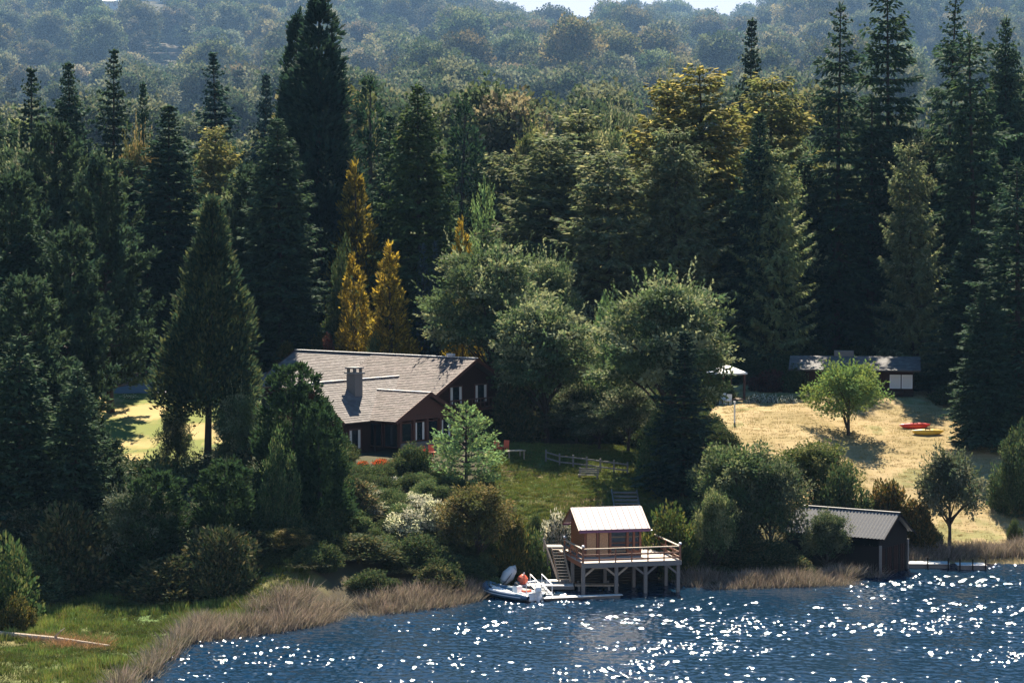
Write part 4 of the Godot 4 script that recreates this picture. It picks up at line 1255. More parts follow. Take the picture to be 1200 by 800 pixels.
const T := "trees standing behind the lodge"
func plant_trees() -> void:
	rng.seed = 500
	# kind, name, column, row of top, distance, width, tint, label
	var rows := [
		["sequoia_a", "sequoia_tree", 372, -6, 262, 150, "leaf", "tallest dense dark spire conifer behind the lodge"],
		["sequoia_a", "sequoia_tree", 341, 17, 268, 92, "leaf", "slimmer dense spire conifer touching the tallest spire"],
		["cypress", "cypress_tree", 434, 92, 296, 96, "leaf", "blunt dark green cypress rising between spire conifer and brownish fir"],
		["fir_b", "fir_tree", 492, 98, 250, 140, "leaf_warm", "tiered brownish fir with level branches behind the golden cypresses"],
		["cypress", "cypress_tree", 538, 120, 292, 90, "leaf", "narrow pointed dark cypress on the sunlit slope"],
		["fir_c", "fir_tree", 452, 134, 262, 84, "leaf_bright", "light green young fir beside the brownish tiered fir"],
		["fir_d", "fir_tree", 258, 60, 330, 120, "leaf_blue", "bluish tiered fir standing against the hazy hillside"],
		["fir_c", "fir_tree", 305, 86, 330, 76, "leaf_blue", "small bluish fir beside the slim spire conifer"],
		["fir_a", "fir_tree", 196, 122, 253, 150, "leaf", "broad dark fir with drooping tiers and a feathery outline"],
		["fir_b", "fir_tree", 330, 138, 240, 140, "leaf", "broad fir with a tawny leader behind the round cone tree"],
		["tall_pine", "pine_tree", 292, 190, 246, 110, "leaf", "leaning grey green pine beside the fir with the tawny leader"],
		["sequoia_b", "sequoia_tree", 240, 236, 196, 126, "leaf", "regular cone shaped conifer with a bare lower trunk by the lodge"],
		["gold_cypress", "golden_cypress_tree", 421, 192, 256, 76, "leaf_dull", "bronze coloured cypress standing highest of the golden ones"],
		["gold_cypress", "golden_cypress_tree", 417, 300, 236, 52, "leaf", "slimmer yellow cypress behind the lodge roof"],
		["gold_cypress", "golden_cypress_tree", 458, 286, 234, 66, "leaf", "broader yellow cypress behind the lodge roof"],
		["gold_cypress", "golden_cypress_tree", 543, 260, 238, 50, "leaf", "yellow tipped cypress mostly hidden by a beech"],
		["shrub_d", "round_conifer", 400, 276, 240, 44, "leaf", "rounded dark green bushy conifer above the yellow cypresses"],
		["blue_spruce", "spruce_tree", 498, 285, 241, 36, "leaf", "silvery blue spruce beside the broader yellow cypress"],
		["blue_spruce", "spruce_tree", 514, 282, 243, 26, "leaf", "smaller silvery blue spruce in the shadow of the beech"],
		["beech_a", "beech_tree", 572, 262, 227, 156, "leaf_bright", "broad sunlit beech directly behind the lodge gable"],
		["beech_b", "beech_tree", 640, 328, 218, 140, "leaf_bright", "beech with drooping sunlit sprays beside the lodge gable"],
		["beech_c", "beech_tree", 640, 285, 240, 90, "leaf_bright", "pale topped beech between the two large beeches"],
		["pine", "young_pine", 706, 345, 222, 50, "leaf_bright", "bright green young pine between two large beeches"],
		["beech_b", "beech_tree", 715, 350, 227, 70, "leaf_pale", "small pale beech behind the bright young pine"],
		["beech_a", "beech_tree", 786, 300, 206, 172, "leaf_bright", "wide crowned beech with feathery shoots by the pavilion"],
		["fir_c", "fir_tree", 800, 388, 198, 108, "leaf", "dark green fir standing in front of the wide crowned beech"],
		["shrub_d", "leaning_tree", 774, 470, 201, 70, "leaf_bright", "light leaved small tree overhanging the timber steps"],
		["larch_b", "larch_tree", 640, 158, 262, 184, "larch_leaf", "pale feathery larch on the slope above the beeches"],
		["larch_b", "larch_tree", 712, 178, 250, 184, "larch_leaf", "broad blue green larch with pale branch tips"],
		["larch_a", "larch_tree", 668, 128, 272, 172, "larch_leaf", "larch with upswept pale shoots below the hazy hillside"],
		["larch_a", "larch_tree", 778, 92, 262, 172, "larch_gold", "yellow tinted larch with a pointed top"],
		["larch_a", "larch_tree", 832, 76, 264, 206, "larch_gold", "tallest yellow tinted larch beside the ragged firs"],
		["larch_b", "larch_tree", 800, 150, 252, 138, "larch_leaf", "green larch in front of the two yellow tinted larches"],
		["larch_b", "larch_tree", 900, 90, 282, 172, "larch_gold", "spreading tawny larch on the skyline of the near slope"],
		["fir_a", "fir_tree", 886, 132, 254, 110, "leaf", "slender green fir between the larches and the ragged firs"],
		["fir_b", "fir_tree", 870, 240, 256, 110, "leaf", "dark fir above the orange leaved bush"],
		["fir_c", "fir_tree", 874, 22, 330, 84, "leaf", "lone small dark fir top against the hazy hillside"],
		["beech_c", "beech_tree", 782, 68, 330, 52, "leaf", "dark rounded tree top behind the yellow tinted larches"],
		["beech_c", "beech_tree", 722, 108, 322, 90, "leaf", "olive rounded tree on the near skyline above the larches"],
		["beech_b", "beech_tree", 634, 122, 330, 72, "leaf_warm", "brownish flat topped tree on the near skyline"],
		["beech_c", "beech_tree", 700, 130, 312, 80, "leaf_pale", "pale flat layered tree on the near skyline"],
		["larch_b", "larch_tree", 590, 180, 290, 126, "larch_leaf", "pale layered larch below the pointed dark cypress"],
		["pine", "young_pine", 566, 212, 262, 60, "leaf_pale", "mint green young pine above the broad sunlit beech"],
		["ragged_a", "douglas_fir", 980, 2, 264, 132, "leaf", "tall ragged fir with a thin leader above the guest cabin"],
		["ragged_b", "douglas_fir", 1043, -40, 272, 140, "leaf", "tall ragged fir with long level branches and open top"],
		["ragged_a", "douglas_fir", 1103, -12, 266, 120, "leaf", "tall ragged fir with a stout bare looking upper trunk"],
		["ragged_b", "douglas_fir", 1146, 38, 254, 150, "leaf", "spreading ragged fir in front of the stout trunked one"],
		["fir_b", "fir_tree", 1180, 20, 288, 100, "leaf", "dark fir crowding the slope beyond the spreading ragged fir"],
		["ragged_b", "douglas_fir", 1020, 110, 266, 150, "leaf", "shaded ragged fir hanging over the guest cabin roof"],
		["larch_b", "larch_tree", 1074, 168, 250, 96, "larch_leaf", "pale leaved tree caught by sun among the ragged firs"],
		["ragged_a", "douglas_fir", 1196, 184, 226, 150, "leaf", "ragged fir with drooping boughs at the lawn edge"],
		["fir_b", "fir_tree", 1138, 262, 240, 130, "leaf", "bushy fir with one sunlit shoulder above the kayaks"],
		["fir_b", "fir_tree", 945, 180, 266, 130, "leaf", "deeply shaded fir beside the guest cabin"],
		["fir_a", "fir_tree", 1160, 330, 222, 110, "leaf", "low shaded fir beside the kayaks"],
		["fir_b", "fir_tree", 1070, 240, 268, 130, "leaf", "shaded fir directly behind the guest cabin"],
		["shrub_d", "leaning_tree", 1195, 490, 206, 70, "leaf", "dark bush at the foot of the drooping ragged fir"],
		["fir_d", "fir_tree", 132, 56, 288, 110, "leaf", "pointed dark fir with ragged drooping tiers on the upper slope"],
		["fir_a", "fir_tree", 88, 72, 284, 104, "leaf", "pointed dark fir between two taller firs on the upper slope"],
		["fir_d", "fir_tree", 34, 78, 280, 120, "leaf", "bushy dark fir highest on the shaded slope"],
		["fir_c", "fir_tree", 168, 96, 300, 60, "leaf_bright", "light green fir beside the three pointed firs"],
		["fir_b", "fir_tree", -6, 100, 270, 110, "leaf", "dark fir at the end of the shaded slope"],
		["larch_b", "larch_tree", 245, 150, 290, 110, "larch_gold", "tawny sunlit larch between the broad firs"],
		["beech_c", "beech_tree", 163, 140, 268, 60, "leaf_brown", "rust tinted beech behind the broad dark fir"],
		["tall_pine", "pine_tree", 128, 178, 226, 130, "leaf", "tall pine with upturned brush like shoots"],
		["tall_pine", "pine_tree", 60, 140, 236, 140, "leaf", "wide pine with glossy shoots on the shaded slope"],
		["tall_pine", "pine_tree", 18, 196, 214, 130, "leaf", "dark pine leaning over the grassy bank"],
		["tall_pine", "pine_tree", 74, 262, 206, 130, "leaf", "heavy limbed pine shading the small dry lawn"],
		["tall_pine", "pine_tree", 30, 320, 192, 150, "leaf", "lowest shaded pine above the grassy bank"],
		["fir_b", "fir_tree", 172, 262, 246, 120, "leaf", "shaded fir behind the small dry lawn"],
		["fir_b", "fir_tree", 40, 250, 212, 150, "leaf", "heavy dark fir among the pines on the shaded slope"],
		["fir_a", "fir_tree", -30, 240, 204, 160, "leaf", "dark fir with sweeping skirts at the end of the grassy bank"],
		["fir_b", "fir_tree", 84, 340, 212, 76, "leaf", "short dark fir at the edge of the small dry lawn"],
		["fir_a", "fir_tree", -95, 200, 200, 170, "leaf", "tall dark fir beyond the bright green bush"],
		["beech_c", "broadleaf_tree", 284, 446, 193, 66, "leaf_bright", "light green leafy tree between the bare trunk and the columnar trees"],
		["beech_c", "broadleaf_tree", 206, 462, 199, 44, "leaf", "slim leafy tree at the foot of the cone shaped conifer"],
		["fir_b", "fir_tree", 18, 392, 177, 150, "leaf", "broad fir standing closest to the bright green bush"],
		["fir_b", "fir_tree", 82, 430, 176, 120, "leaf", "low broad fir at the edge of the grassy bank"],
		["fir_a", "fir_tree", -48, 340, 180, 150, "leaf", "tall fir behind the bright green bush"],
		["tall_pine", "pine_tree", 116, 500, 180, 90, "leaf", "young pine in front of the small dry lawn"],
		["column", "columnar_tree", 262, 540, 176, 90, "leaf", "squat columnar tree near the tan reeds"],
		["column", "columnar_tree", 178, 552, 174, 96, "leaf", "wide columnar bush tree between grassy bank and reeds"],
		["column", "columnar_tree", 345, 428, 184, 96, "leaf", "dense dark green columnar tree in front of the lodge wing"],
		["column", "columnar_tree", 375, 474, 180, 74, "leaf", "shorter columnar tree leaning on the denser one"],
		["shrub_d", "leaning_tree", 322, 500, 178, 60, "leaf_bright", "loose leaved bush at the foot of the columnar trees"],
		["pine", "young_pine", 546, 472, 197, 112, "leaf_pale", "fresh light green pine in front of the lodge terrace"],
		["round_tree", "round_lawn_tree", 996, 414, 223, 98, "leaf_bright", "round bright green tree alone on the dry lawn"],
		["willow", "willow_tree", 1116, 517, 196, 78, "leaf", "silvery topped willow on the lawn above the jetties"],
	]
	for r in rows:
		plant(r[0], r[1], r[2], r[3], r[4], r[5], r[6], r[7])
	# shrubs
	var sh := [
		["billow", 335, 614, 174, 78, "leaf_brown", "rounded tawny topped shrub at the reed edge"],
		["shrub_b", 428, 620, 177, 110, "leaf", "tall dark shrub beside the reeds below the white shrubs"],
		["shrub_b", 412, 552, 184, 72, "leaf_grey", "greyish pink shrub below the lodge steps"],
		["billow", 558, 556, 181.5, 112, "leaf_brown", "large tawny topped shrub near the inflatable boat"],
		["shrub_b", 600, 590, 181, 50, "leaf_warm", "straw tinted shrub above the dinghy"],
		["shrub_a", 482, 513, 198, 56, "leaf", "clipped green shrub under the lodge porch"],
		["shrub_c", 440, 572, 189, 54, "leaf", "white flowering shrub below the red flower bed"],
		["shrub_c", 484, 580, 187, 60, "leaf", "broad white flowering shrub between tawny shrub and columnar tree"],
		["shrub_c", 516, 600, 184, 48, "leaf", "low white flowering shrub beside the large tawny shrub"],
		["shrub_c", 470, 600, 182, 60, "leaf_bright", "grey white shrub on the bank above the reeds"],
		["shrub_a", 488, 620, 178, 70, "leaf", "dark green shrub hidden below the white shrubs"],
		["shrub_a", 626, 612, 182, 44, "leaf_bright", "sunlit green shrub beside the pale stair"],
		["shrub_c", 652, 592, 186, 44, "leaf", "silvery shrub behind the wooden cabin corner"],
		["shrub_a", 628, 596, 188, 24, "leaf", "small dark green bush behind the silvery shrub"],
		["shrub_a", 785, 580, 184, 76, "leaf_warm", "yellow green shrub touching the wooden cabin"],
		["billow", 838, 562, 184.5, 58, "leaf_pale", "pale topped upright shrub beside the raised deck"],
		["billow", 862, 504, 190, 128, "leaf_bright", "big billowing grey green bush below the dry lawn"],
		["billow", 905, 520, 189, 100, "leaf", "billowing dark bush beside the boathouse roof"],
		["billow", 958, 506, 198, 110, "leaf_warm", "yellow green bush at the foot of the dry lawn"],
		["shrub_a", 985, 530, 194, 70, "leaf", "leafy green bush behind the boathouse"],
		["shrub_b", 1042, 548, 196, 80, "leaf_brown", "brown dry looking bush above the boathouse gable"],
		["shrub_b", 1076, 574, 195, 58, "leaf_brown", "brown bush between boathouse and willow"],
		["shrub_a", 1090, 608, 195.5, 40, "leaf", "dark low bush under the willow"],
		["billow", 972, 590, 186.5, 64, "leaf", "rounded bush hugging the wall of the dark boathouse"],
		["shrub_a", 935, 422, 241, 44, "leaf", "leafy shrub against the guest cabin wall"],
		["shrub_b", 1048, 622, 190, 30, "leaf", "pointed bush at the boathouse gable"],
		["shrub_a", 1192, 604, 199, 18, "leaf", "small round green bush on the dry lawn"],
		["shrub_a", 906, 430, 242, 56, "leaf_purple", "rounded purplish grey shrub beside the guest cabin"],
		["shrub_a", 958, 436, 244, 40, "leaf_warm", "yellowish shrub behind the round lawn tree"],
		["shrub_a", 905, 378, 252, 36, "leaf_brown", "small orange leaved bush lit under the firs"],
		["shrub_a", 4, 616, 160, 84, "leaf_bright", "bright green bush on the grassy bank by the fallen log"],
		["shrub_a", 14, 690, 157, 44, "leaf_brown", "brownish bush under the bright green bush"],
		["shrub_a", 350, 362, 246, 60, "leaf_bright", "light green garden shrub behind the lodge roof"],
		["shrub_a", 322, 366, 246, 44, "leaf_pale", "pale green garden shrub behind the lodge roof"],
		["shrub_a", 382, 372, 240, 44, "leaf_bright", "soft green garden shrub beside the slimmer yellow cypress"],
		["shrub_a", 383, 386, 234, 22, "leaf_purple", "dark crimson garden shrub behind the lodge ridge"],
		["shrub_a", 336, 396, 236, 28, "leaf_brown", "orange flowering garden shrub behind the lodge ridge"],
		["shrub_a", 440, 382, 232, 30, "leaf_bright", "loose green shrub in front of the yellow cypresses"],
		["shrub_a", 950, 462, 236, 34, "leaf", "low clipped hedge by the round lawn tree"],
		["shrub_a", 715, 590, 184, 26, "leaf_warm", "yellow flowered bush behind the cabin roof"],
		["shrub_a", 1120, 448, 236, 60, "leaf", "broad dark shrub beside the guest cabin window"],
	]
	for r in sh:
		plant(r[0], "shrub", r[1], r[2], r[3], r[4], r[5], r[6], "shrub")
	# dark bank of bushes in the shade of the pines
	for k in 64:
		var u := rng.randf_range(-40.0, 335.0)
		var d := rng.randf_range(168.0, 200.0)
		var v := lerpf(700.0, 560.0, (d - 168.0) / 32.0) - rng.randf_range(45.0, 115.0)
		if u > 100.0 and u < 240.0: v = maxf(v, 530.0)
		plant(["shrub_a", "shrub_b", "shrub_d", "beech_c"][k % 4], "shrub", u, v, d, rng.randf_range(70, 130), "shade_leaf", ["rounded dark bush on the shaded bank under the pines", "upright dark bush on the shaded bank under the pines", "billowing dark bush on the shaded bank under the pines", "small dark broadleaved tree on the shaded bank under the pines"][k % 4], "shrub", "bushes on the shaded bank under the pines")
	for k in 13:
		var u := rng.randf_range(405.0, 535.0)
		var d := rng.randf_range(182.0, 192.0)
		plant("shrub_c", "shrub", u, 616.0 - (d - 182.0) * 3.2 - rng.randf_range(16.0, 34.0), d, rng.randf_range(26, 48), ["leaf", "leaf_bright"][k % 2], "small silvery flowering shrub on the garden bank", "shrub", "silvery shrubs on the garden bank", 0.8)
	for k in 16:
		var u := rng.randf_range(595.0, 780.0)
		var d := rng.randf_range(213.0, 227.0)
		plant(["shrub_a", "shrub_b", "beech_c"][k % 3], "shrub", u, 525.0 - rng.randf_range(35.0, 90.0), d, rng.randf_range(50, 90), "leaf", ["rounded bush in the shade under the large beeches", "pointed bush in the shade under the large beeches", "young broadleaved tree in the shade under the large beeches"][k % 3], "shrub", "bushes in the shade under the large beeches", 1.5)
	for k in 48:
		var u := rng.randf_range(340.0, 560.0)
		var d := rng.randf_range(171.5, 186.0)
		if d < pl(SX, SD, (u - 600.0) / F * d) + 1.2: continue
		plant(["shrub_a", "shrub_b"][k % 2], "shrub", u, lerpf(705.0, 640.0, (d - 171.5) / 14.5) - rng.randf_range(20.0, 45.0), d, rng.randf_range(40, 80), "leaf", ["rounded green bush on the steep bank below the lodge garden", "pointed green bush on the steep bank below the lodge garden"][k % 2], "shrub", "bushes on the bank below the lodge garden")
	for k in 24:
		var u := rng.randf_range(800.0, 950.0)
		var d := rng.randf_range(183.5, 192.0)
		if d < pl(SX, SD, (u - 600.0) / F * d) + 1.0: continue
		plant(["shrub_a", "shrub_b"][k % 2], "shrub", u, lerpf(680.0, 610.0, (d - 183.5) / 8.5) - rng.randf_range(15.0, 45.0), d, rng.randf_range(40, 70), "leaf", ["rounded dark bush on the bank between deck and boathouse", "pointed dark bush on the bank between deck and boathouse"][k % 2], "shrub", "bushes on the bank between deck and boathouse")
	# shade trees filling the wood behind
	rng.seed = 640
	for k in 130:
		var u := rng.randf_range(-160.0, 1360.0)
		var d := rng.randf_range(252.0, 360.0)
		if u > 400.0 and u < 660.0 and d < 300.0: continue
		var vv := pl([0.0, 250.0, 420.0, 560.0, 700.0, 900.0, 1200.0], [120.0, 160.0, 215.0, 245.0, 190.0, 140.0, 70.0], u)
		var v := vv + rng.randf_range(0.0, 90.0)
		var kd: String = ["fir_a", "beech_a", "larch_b", "beech_c", "fir_b", "beech_b"][k % 6]
		plant(kd, ["fir_tree", "beech_tree", "larch_tree", "beech_tree", "fir_tree", "beech_tree"][k % 6], u, v, d, rng.randf_range(90, 150), ["leaf", "leaf_bright"][rng.randi() % 2], ["narrow fir deep in the wood behind the larger trees", "wide rounded tree deep in the wood behind the larger trees", "larch deep in the wood behind the larger trees", "compact rounded tree deep in the wood behind the larger trees", "broad bushy fir deep in the wood behind the larger trees", "low skirted rounded tree deep in the wood behind the larger trees"][k % 6], "tree", "trees filling the wood behind", 9.0)

func plant_far() -> void:
	rng.seed = 900
	var spots := []
	var d := 372.0
	while d < 1400.0:
		var w := 0.5 * d
		var n := int(w / 12.5)
		for k in n:
			var x := -w * 0.5 + w * (k + rng.randf_range(-0.7, 0.7)) / n
			spots.append([x, d + rng.randf_range(-8.0, 8.0)])
		d += 13.0 + (d - 372.0) * 0.006
	spots.sort_custom(func(a, b): return a[1] < b[1])
	var single := 0
	var lists := {"far_a": [], "far_b": [], "far_c": []}
	for s in spots:
		var u: float = 600.0 + F * s[0] / s[1]
		var kd: String = "far_c" if rng.randf() < (0.5 if u < 330.0 or u > 1000.0 else (0.06 if s[1] < 900.0 else 0.0)) else ("far_a" if rng.randf() < 0.5 else "far_b")
		var y := ground(s[0], s[1])
		var sc := rng.randf_range(0.6, 1.25) if rng.randf() < 0.45 else rng.randf_range(1.2, 1.9)
		if kd == "far_c": sc *= 0.62
		if s[1] > 930.0 and s[1] < 1250.0 and (absf(u - 133.0) < 20.0 or absf(u - 181.0) < 20.0): continue
		var shown: bool = u > 20.0 and u < 1180.0 and s[1] > 395.0
		var tone := rng.randf_range(0.6, 1.35)
		if shown and single < 280:
			single += 1
			var o := thing("hillside_tree", ("wide rounded tree on the hazy hillside beyond the near wood" if kd == "far_a" else "taller rounded tree on the hazy hillside beyond the near wood") if kd != "far_c" else "pointed conifer on the hazy hillside beyond the near wood", "tree", Vector3(s[0], y - 0.2, -s[1]), rng.randf() * TAU, "trees on the hazy hillside")
			var tr := part(o, "trunk", kinds[kd].trunk, bark)
			var cr := part(o, "crown", kinds[kd].crown, mats["leaf"])
			tr.scale = Vector3(sc, sc * 1.2, sc)
			cr.scale = Vector3(sc, sc * 1.2, sc)
		else:
			var b := Basis(Vector3.UP, rng.randf() * TAU).scaled(Vector3(sc, sc * rng.randf_range(0.95, 1.35), sc))
			lists[kd].append([Transform3D(b, Vector3(s[0], y - 0.2, -s[1])), Color(tone * rng.randf_range(0.85, 1.3), tone, tone * rng.randf_range(0.75, 1.1))])
	for kd in lists:
		var mm := MultiMesh.new()
		mm.transform_format = MultiMesh.TRANSFORM_3D
		mm.use_colors = true
		mm.mesh = kinds[kd].crown
		mm.instance_count = lists[kd].size()
		for i in lists[kd].size():
			mm.set_instance_transform(i, lists[kd][i][0])
			mm.set_instance_color(i, lists[kd][i][1])
		var mi := MultiMeshInstance3D.new()
		mi.name = numbered("forest")
		mi.multimesh = mm
		mi.material_override = mats["leaf"]
		add_child(mi)
		tag(mi, "far off forest covering the hazy hillside" if kd != "far_c" else "far off conifers scattered over the hazy hillside", "forest", "", "stuff")
	# far roofs
	for q in [[133.0, 18.0, 1150.0, 10.0, "pale roofed house far up the hazy hillside"], [181.0, 8.0, 1240.0, 8.0, "white house highest on the hazy hillside"]]:
		var p := pt(q[0], q[1] + 6.0, q[2])
		var g := ground(p.x, q[2])
		var o := thing("hillside_house", q[4], "house", Vector3(p.x, g - 0.3, -q[2]), 0.3)
		var hh := 3.8
		box(o, "wall", Vector3(q[3], hh, 6.0), Vector3(0, hh * 0.5, 0), mats["white_paint"])
		var rl := Leafy.new()
		for s in [1.0, -1.0]:
			rl.box(Vector3(0, hh + 1.1, s * 1.75), Vector3(q[3] * 0.56, 0, 0), Vector3(0, -1.1, s * 1.95), Vector3(0, 0.1, s * 0.06), Color(1, 1, 1))
		part(o, "roof", rl.mesh(), mats["white_paint"])
		for k in 3:
			box(o, "window", Vector3(1.2, 1.2, 0.1), Vector3(-q[3] * 0.3 + k * q[3] * 0.3, hh - 1.5, 3.02), mats["glass"])

# ---------------------------------------------------------------- low plants
func scatter(called: String, label: String, mesh: Mesh, m: Material, list: Array) -> void:
	var mm := MultiMesh.new()
	mm.transform_format = MultiMesh.TRANSFORM_3D
	mm.use_colors = true
	mm.mesh = mesh
	mm.instance_count = list.size()
	for i in list.size():
		mm.set_instance_transform(i, list[i][0])
		mm.set_instance_color(i, list[i][1])
	var mi := MultiMeshInstance3D.new()
	mi.name = numbered(called)
	mi.multimesh = mm
	mi.material_override = m
	add_child(mi)
	tag(mi, label, called.replace("_", " "), "", "stuff")

func tuft(seed_: int, n: int, h: float, r: float, w: float, lean: float, cols: Array) -> ArrayMesh:
	rng.seed = seed_
	var lf := Leafy.new()
	for k in n:
		var a := rng.randf() * TAU
		var p := Vector3(cos(a), 0, sin(a)) * r * sqrt(rng.randf())
		var d := (Vector3(0, 1, 0) + Vector3(cos(a), 0, sin(a)) * lean * rng.randf() + ball() * 0.15 * lean).normalized()
		var hh := h * rng.randf_range(0.55, 1.1)
		var s := d.cross(ball()).normalized() * w
		var c: Color = cols[rng.randi() % cols.size()]
		var mid := p + d * hh * 0.6
		var tip := p + d * hh + Vector3(cos(a), -0.2, sin(a)) * hh * 0.15 * lean
		lf.quad(p - s, p + s, mid + s * 0.8, mid - s * 0.8, vary(c, 0.2))
		lf.tri(mid - s * 0.8, mid + s * 0.8, tip, vary(c, 0.2))
	return lf.mesh()

func plant_low() -> void:
	var tan := [Color(0.26, 0.21, 0.17), Color(0.2, 0.165, 0.13), Color(0.34, 0.28, 0.23), Color(0.15, 0.14, 0.1)]
	var green := [Color(0.1, 0.16, 0.04), Color(0.13, 0.18, 0.05), Color(0.16, 0.17, 0.06)]
	var straw := [Color(0.36, 0.28, 0.15), Color(0.42, 0.33, 0.19), Color(0.24, 0.21, 0.09)]
	var reed := tuft(701, 30, 1.6, 0.5, 0.016, 0.7, tan)
	var grass := tuft(702, 40, 0.32, 0.4, 0.018, 0.8, green)
	var dry := tuft(703, 30, 0.12, 0.45, 0.016, 1.0, straw)
	rng.seed = 710
	var list := []
	for k in 3600:
		var x := rng.randf_range(-24.0, 44.0)
		var dens := 1.0
		if x > -2.5 and x < 12.5: dens = 0.0
		if x > 12.5 and x < 14.0: dens = 0.4
		if x > 27.0: dens = 0.55
		if rng.randf() > dens: continue
		var sd := pl(SX, SD, x)
		var depth := 3.0 if x > -16.0 else 8.0
		var d := sd + rng.randf_range(-depth * 0.6, depth * 0.45)
		if x < -14.0: d = sd + rng.randf_range(-1.2, 4.5)
		if x > 28.0: d = sd + rng.randf_range(0.3, 2.6)
		var clumpy := patch.get_noise_2d(x * 8.0, d * 8.0)
		if clumpy < -0.25: continue
		var s := rng.randf_range(0.5, 1.1) * (0.85 + 0.5 * clumpy) * (1.0 if x < -15.0 else 0.85)
		var y := maxf(ground(x, d), -0.35)
		var tn := rng.randf_range(0.75, 1.25)
		list.append([Transform3D(Basis(Vector3.UP, rng.randf() * TAU).scaled(Vector3(1, s, 1)), Vector3(x, y - 0.05, -d)), Color(tn, tn * rng.randf_range(0.9, 1.05), tn)])
	for k in 70:
		var u := rng.randf_range(30.0, 128.0)
		var d := rng.randf_range(151.0, 155.5)
		var x := (u - 600.0) / F * d
		list.append([Transform3D(Basis(Vector3.UP, rng.randf() * TAU).scaled(Vector3(0.8, rng.randf_range(0.2, 0.45), 0.8)), Vector3(x, ground(x, d) - 0.03, -d)), Color(1.3, 0.9, 0.6)])
	scatter("reeds", "dry tan reeds along the lake edge", reed, leafmat("reed", Color(1, 1, 1), 0.5), list)
	list = []
	for k in 4200:
		var x := rng.randf_range(-36.0, -14.0)
		var d := rng.randf_range(138.0, 180.0)
		if d < pl(SX, SD, x) + 0.3: continue
		var pn := patch.get_noise_2d(x * 7.0, d * 7.0)
		var tn := rng.randf_range(0.6, 1.2) * (1.0 + pn)
		var s := rng.randf_range(0.6, 1.6) * (1.2 + 1.5 * pn)
		list.append([Transform3D(Basis(Vector3.UP, rng.randf() * TAU).scaled(Vector3(1, s, 1)), Vector3(x, ground(x, d) - 0.02, -d)), Color(tn * rng.randf_range(0.9, 1.3), tn, tn)])
	scatter("grass", "long green grass on the bank by the fallen log", grass, leafmat("grass_mat", Color(1, 1, 1), 0.5), list)
	list = []
	for k in 5000:
		var u := rng.randf_range(850.0, 1210.0)
		var d := rng.randf_range(191.0, 245.0)
		var x := (u - 600.0) / F * d
		var tn := rng.randf_range(0.75, 1.2)
		list.append([Transform3D(Basis(Vector3.UP, rng.randf() * TAU).scaled(Vector3(1.2, rng.randf_range(0.4, 1.2), 1.2)), Vector3(x, ground(x, d) + 0.08, -d)), Color(tn, tn, tn)])
	scatter("dry_grass", "short dry straw grass on the sloping lawn", dry, mats["grass_mat"], list)
	list = []
	for k in 5000:
		var u := rng.randf_range(575.0, 770.0)
		var d := rng.randf_range(186.0, 216.0)
		var x := (u - 600.0) / F * d
		var tn := rng.randf_range(0.6, 1.2)
		list.append([Transform3D(Basis(Vector3.UP, rng.randf() * TAU).scaled(Vector3(1.0, rng.randf_range(0.4, 1.0), 1.0)), Vector3(x, ground(x, d) + 0.06, -d)), Color(tn * rng.randf_range(0.9, 1.4), tn, tn)])
	scatter("grass", "rough green grass on the slope above the cabin", grass, mats["grass_mat"], list)
	# undergrowth under the trees
	list = []
	for k in 2600:
		var u := rng.randf_range(-120.0, 1320.0)
		var d := rng.randf_range(200.0, 372.0)
		if u > 850.0 and d < 246.0: continue
		if u > 90.0 and u < 270.0 and d > 205.0 and d < 245.0: continue
		if u > 270.0 and u < 760.0 and d < 236.0: continue
		var x := (u - 600.0) / F * d
		var s := rng.randf_range(0.3, 0.75)
		var tn := rng.randf_range(0.6, 1.2)
		list.append([Transform3D(Basis(Vector3.UP, rng.randf() * TAU).scaled(Vector3(s * 1.3, s, s * 1.3)), Vector3(x, ground(x, d) - 0.1, -d)), Color(tn, tn, tn)])
	for k in 110:
		var u := rng.randf_range(395.0, 575.0)
		var d := rng.randf_range(177.0, 199.0)
		var x := (u - 600.0) / F * d
		var s := rng.randf_range(0.18, 0.42)
		var tn := rng.randf_range(0.8, 2.0)
		list.append([Transform3D(Basis(Vector3.UP, rng.randf() * TAU).scaled(Vector3(s * 1.3, s, s * 1.3)), Vector3(x, ground(x, d) - 0.1, -d)), Color(tn, tn, tn)])
	for k in 500:
		var u := rng.randf_range(-60.0, 400.0)
		var d := rng.randf_range(172.0, 204.0)
		var x := (u - 600.0) / F * d
		var s := rng.randf_range(0.25, 0.55)
		var tn := rng.randf_range(0.6, 1.3)
		list.append([Transform3D(Basis(Vector3.UP, rng.randf() * TAU).scaled(Vector3(s * 1.3, s, s * 1.3)), Vector3(x, ground(x, d) - 0.1, -d)), Color(tn, tn, tn)])
	scatter("undergrowth", "dark undergrowth covering the forest floor", kinds["shrub_a"].crown, mats["leaf"], list)

